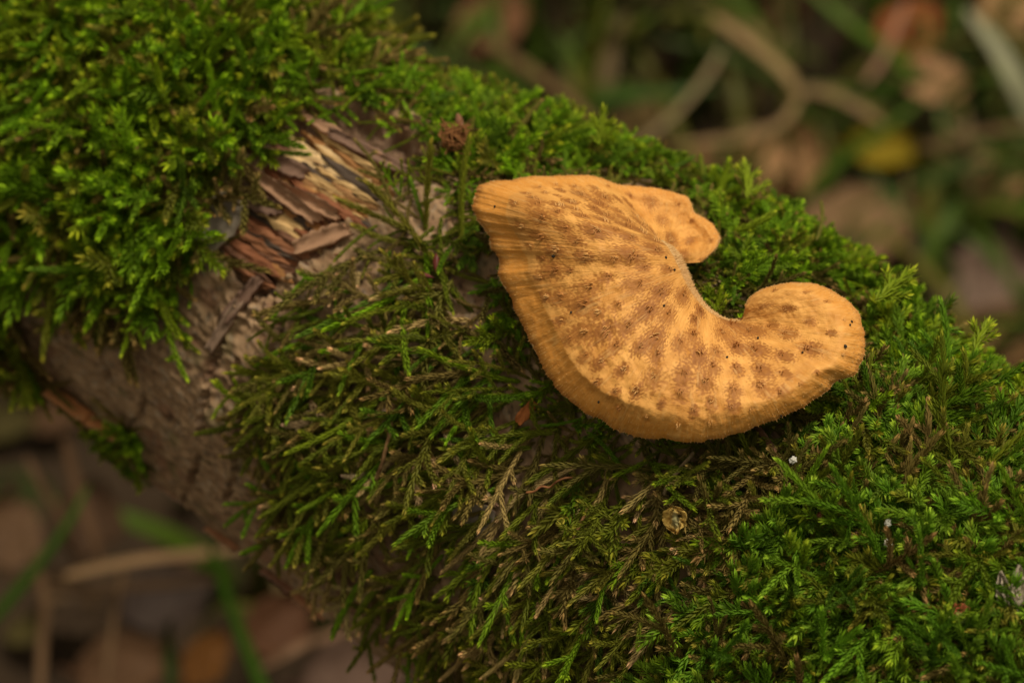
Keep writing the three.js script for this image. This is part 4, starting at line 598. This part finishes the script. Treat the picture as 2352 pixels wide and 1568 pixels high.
const vm = (c, r = 0.7, o = {}) => mat(c, r, { vertexColors: true, ...o });
lay('bud_scale', 'glossy dark red bud scale in the moss left of the mushroom', 'bud scale', scaleGeo(0.0032, 0.0011, 0.0007, 1), vm([0.10, 0.022, 0.016], 0.3), 1002, 606, 3.5, -0.9, 0.3);
lay('bud_scale', 'dull red brown bud scale below the glossy dark red one', 'bud scale', scaleGeo(0.0034, 0.0008, 0.0006, 2), vm([0.13, 0.035, 0.03], 0.4), 975, 632, 3, 0.3, 0.2);
lay('bud_scale', 'brown pink bud scale high in the moss above the torn wood', 'bud scale', scaleGeo(0.0032, 0.0011, 0.0008, 3), vm([0.20, 0.09, 0.05], 0.5), 1057, 261, 5, -0.6, 0.4);
lay('bud_scale', 'dark brown bud scale in the hollow below the front of the mushroom', 'bud scale', scaleGeo(0.0048, 0.0020, 0.0012, 4), vm([0.12, 0.04, 0.02], 0.6), 1888, 1188, 3.4, 1.2, 0.3);
lay('bud_scale', 'pinkish brown bud scale in a dark hole at right', 'bud scale', scaleGeo(0.0030, 0.0011, 0.0008, 5), vm([0.30, 0.12, 0.06], 0.6), 2160, 962, 4, -0.9, 0.3);
lay('bark_chip', 'flat orange red chip in the dense moss at lower right', 'bark chip', flakeGeo(801, 0.0028, 0.0020, 0.2, 0.0003), vm([0.27, 0.075, 0.03], 0.6), 2210, 1404, 4.6, 0.3, 0.5);
lay('bark_chip', 'orange chip beside the dried strands under the left rim', 'bark chip', flakeGeo(802, 0.0040, 0.0016, 0.3, 0.0003), vm([0.34, 0.11, 0.03], 0.6), 1208, 948, 2.6, 1.4, 0.5);
lay('bark_chip', 'brown stub of bark right of the dark brown bud scale', 'bark chip', flakeGeo(803, 0.0042, 0.0018, 0.5, 0.0008), vm([0.24, 0.13, 0.07], 0.8), 1990, 1230, 3.2, 1.0, 0.4);
lay('bark_chip', 'small reddish chip beside the white crumb at right', 'bark chip', flakeGeo(804, 0.0020, 0.0012, 0.3, 0.0004), vm([0.22, 0.05, 0.025], 0.6), 2062, 1197, 4.2, 0.5, 0.4);
lay('leaf_fragment', 'small yellow fragment of a leaf with a grey green stain', 'leaf fragment', (() => { const g = leafGeo(640, 0.0040, 0.0036, [0.56, 0.37, 0.10]), p = g.attributes.position, c = g.attributes.color; for (let i = 0; i < p.count; i++) { const d = Math.hypot(p.getX(i) / 0.0012, p.getY(i) / 0.0006), k = smooth(1.3, 0.6, d) * 0.7; c.setXYZ(i, ...mixc([c.getX(i), c.getY(i), c.getZ(i)], [0.22, 0.25, 0.15], k)); } return g; })(), litterMat, 1553, 1195, 5.0, -0.9, 0.6);
{ // two winged seed husk
  const o = onLog(2322, 1356, 5.5 * mm), g = thing('seed_husk', 'grey brown two lobed seed husk standing in the moss at the right edge', 'seed husk', o.p), a = leafGeo(650, 0.0068, 0.0022, [0.42, 0.35, 0.26]), m = vm([1, 1, 1], 0.6);
  for (const k of [-1, 1]) { const w = mesh('lobe', a, m, g), X = UP.clone().addScaledVector(RT, k * 0.12 - 0.05).normalize(), Z = FW.clone().negate().addScaledVector(RT, k * 0.35).normalize(), Y = V().crossVectors(Z, X).normalize(); w.applyMatrix4(M4(X, Y, V().crossVectors(X, Y), RT.clone().multiplyScalar(k * 0.0008))); w.scale.set(k > 0 ? 1.05 : 0.8, 1, 1); }
}
function twig(name, label, pts, rad, c, h) { const P = pts.map(([x, y, l]) => onLog(x, y, (h + (l ?? 0)) * mm).p), b = P[0].clone(), cv = new THREE.CatmullRomCurve3(P), g = new THREE.TubeGeometry(cv, 40, rad * mm, 7), p = g.attributes.position, col = []; for (let i = 0; i < p.count; i++) { const k = 0.25 * noise(p.getX(i) * 900, p.getY(i) * 900, p.getZ(i) * 900) * rad * mm; p.setXYZ(i, p.getX(i) + k - b.x, p.getY(i) + k - b.y, p.getZ(i) + k - b.z); const f = 0.8 + 0.4 * noise(p.getX(i) * 500, p.getY(i) * 500, p.getZ(i) * 700); col.push(f, f, f); } g.setAttribute('color', new THREE.Float32BufferAttribute(col, 3)); g.computeVertexNormals(); const m = top(name, g, vm(c, 0.7), label, 'twig'); m.position.copy(b); return m; }
twig('twig', 'thin bent rusty rootlet lying in the moss below the mushroom', [[1210, 1131, 0.5], [1228, 1128, 1.2], [1243, 1117, 1], [1262, 1119, 0.6], [1280, 1105, 1.6], [1298, 1098, 1], [1314, 1097, 0]], 0.17, [0.36, 0.15, 0.06], 4.5);
twig('twig', 'brown twig sticking out from under the front rim of the mushroom', [[1738, 975, -1], [1758, 1005], [1775, 1030, 0.5], [1788, 1064]], 0.45, [0.15, 0.075, 0.04], 3.6);
twig('twig', 'dry grey brown moss stem slanting below the front rim', [[1592, 1040], [1583, 1052, 0.8], [1566, 1072, 0.2], [1556, 1084, 0.9], [1538, 1108, 0.3], [1524, 1136]], 0.3, [0.24, 0.17, 0.09], 4.8);
twig('twig', 'thin brown fibre upright among the dried moss at the bottom', [[1352, 1165], [1320, 1230, 0.5], [1290, 1300]], 0.22, [0.30, 0.15, 0.06], 4);
twig('twig', 'thin brown fibre hanging in the strands left of centre', [[905, 930], [895, 990, 1], [878, 1060, 1], [862, 1110]], 0.3, [0.25, 0.14, 0.06], 3.2);
twig('twig', 'short pinkish stalk standing in the blurred moss at the top left', [[376, 35, 3], [386, 62, 2], [392, 92, 0]], 0.5, [0.28, 0.16, 0.10], 5);
{ // rusty fibres balled up in the moss above the torn wood
  const o = onLog(1046, 312, 4 * mm), r = rngOf(31), G = []; for (let k = 0; k < 26; k++) { const q = () => V((r() - 0.5) * 0.005, (r() - 0.5) * 0.003, (r() - 0.5) * 0.006); G.push(new THREE.TubeGeometry(new THREE.CatmullRomCurve3([q(), q(), q(), q()]), 14, 0.00013, 4)); }
  const m = top('fibre_tuft', mergeGeometries(G), mat([0.20, 0.085, 0.03], 0.8), 'ball of rusty brown fibres in the moss above the torn wood', 'fibre tuft'); m.position.copy(o.p);
}
[['white crumb below the front rim of the mushroom', 1823, 1056, 5], ['brightest white crumb in the moss right of the hollow', 2041, 1201, 5.5], ['small pale crumb low in the moss left of the yellow fragment', 1527, 1372, 4.5], ['frayed white crumb below the brightest one', 2040, 1246, 5.5]].forEach(([l, x, y, h], i) => { const g = new THREE.IcosahedronGeometry(i === 2 ? 0.00025 : 0.0005, 2), p = g.attributes.position; for (let k = 0; k < p.count; k++) { const q = 1 + 0.5 * noise(p.getX(k) * 2600, p.getY(k) * 2600, p.getZ(k) * 2600 + i); p.setXYZ(k, p.getX(k) * q, p.getY(k) * q, p.getZ(k) * q); } g.computeVertexNormals(); lay('crumb', l, 'crumb', g, mat(i === 3 ? [0.62, 0.58, 0.48] : [0.62, 0.60, 0.54], 0.7), x, y, h, i, 0); });
lay('lichen_fleck', 'pale grey green lichen fleck on the bark near the bottom', 'lichen', flakeGeo(810, 0.0018, 0.0011, 0.2, 0.0003), vm([0.38, 0.46, 0.34], 0.8), 1234, 1479, 2.2, 1.2, 0.4);
[['left of two cream moss buds behind the right lobe of the mushroom', 1884, 636], ['right of two cream moss buds behind the right lobe of the mushroom', 1916, 624]].forEach(([l, x, y], i) => lay('moss_bud', l, 'moss bud', scaleGeo(0.0024, 0.0011, 0.0010, 20 + i), vm(i ? [0.30, 0.32, 0.08] : [0.42, 0.38, 0.17], 0.6), x, y, 5.5, -1.2 + 0.3 * i, 0.6));
{ // tiny black specks on the cap
  const g = new THREE.SphereGeometry(0.5, 10, 8), m = mat([0.03, 0.026, 0.02], 0.6), at = capPos.flat().map((p) => toPhoto(p)); let first = null;
  [[510, 543], [1080, 548], [1122, 610], [1065, 792], [1545, 960], [1388, 1053], [2020, 878], [2012, 893], [1987, 997], [740, 1280], [1775, 1033], [598, 830], [210, 290], [1657, 1352]].forEach(([a, b], i) => {
    const x = (1700 + a / 1.352) * 0.6125, y = (560 + b / 1.352) * 0.6125; let best = 0, bd = 1e9; at.forEach((q, k) => { const d = Math.hypot(q[0] - x, q[1] - y); if (d < bd) { bd = d; best = k; } });
    const j = Math.floor(best / (NU + 1)), ii = best % (NU + 1), n = capNormal(ii, j), o = first ? first.clone() : new THREE.Mesh(g, m); first ??= o; o.name = numbered('speck'); scene.add(o); o.castShadow = o.receiveShadow = true;
    tag(o, 'tiny black speck lying on the scaly cap of the mushroom', 'speck', 'black specks on the mushroom cap'); o.position.copy(capPos[j][ii]).addScaledVector(n, 0.00012); o.scale.set(0.00034, 0.00034, 0.00034).multiplyScalar(i === 0 || i === 8 ? 1.3 : 0.9); o.scale.x *= 1.4; o.rotation.set(i, i * 2, i * 3);
  });
}

renderer.render(scene, camera);
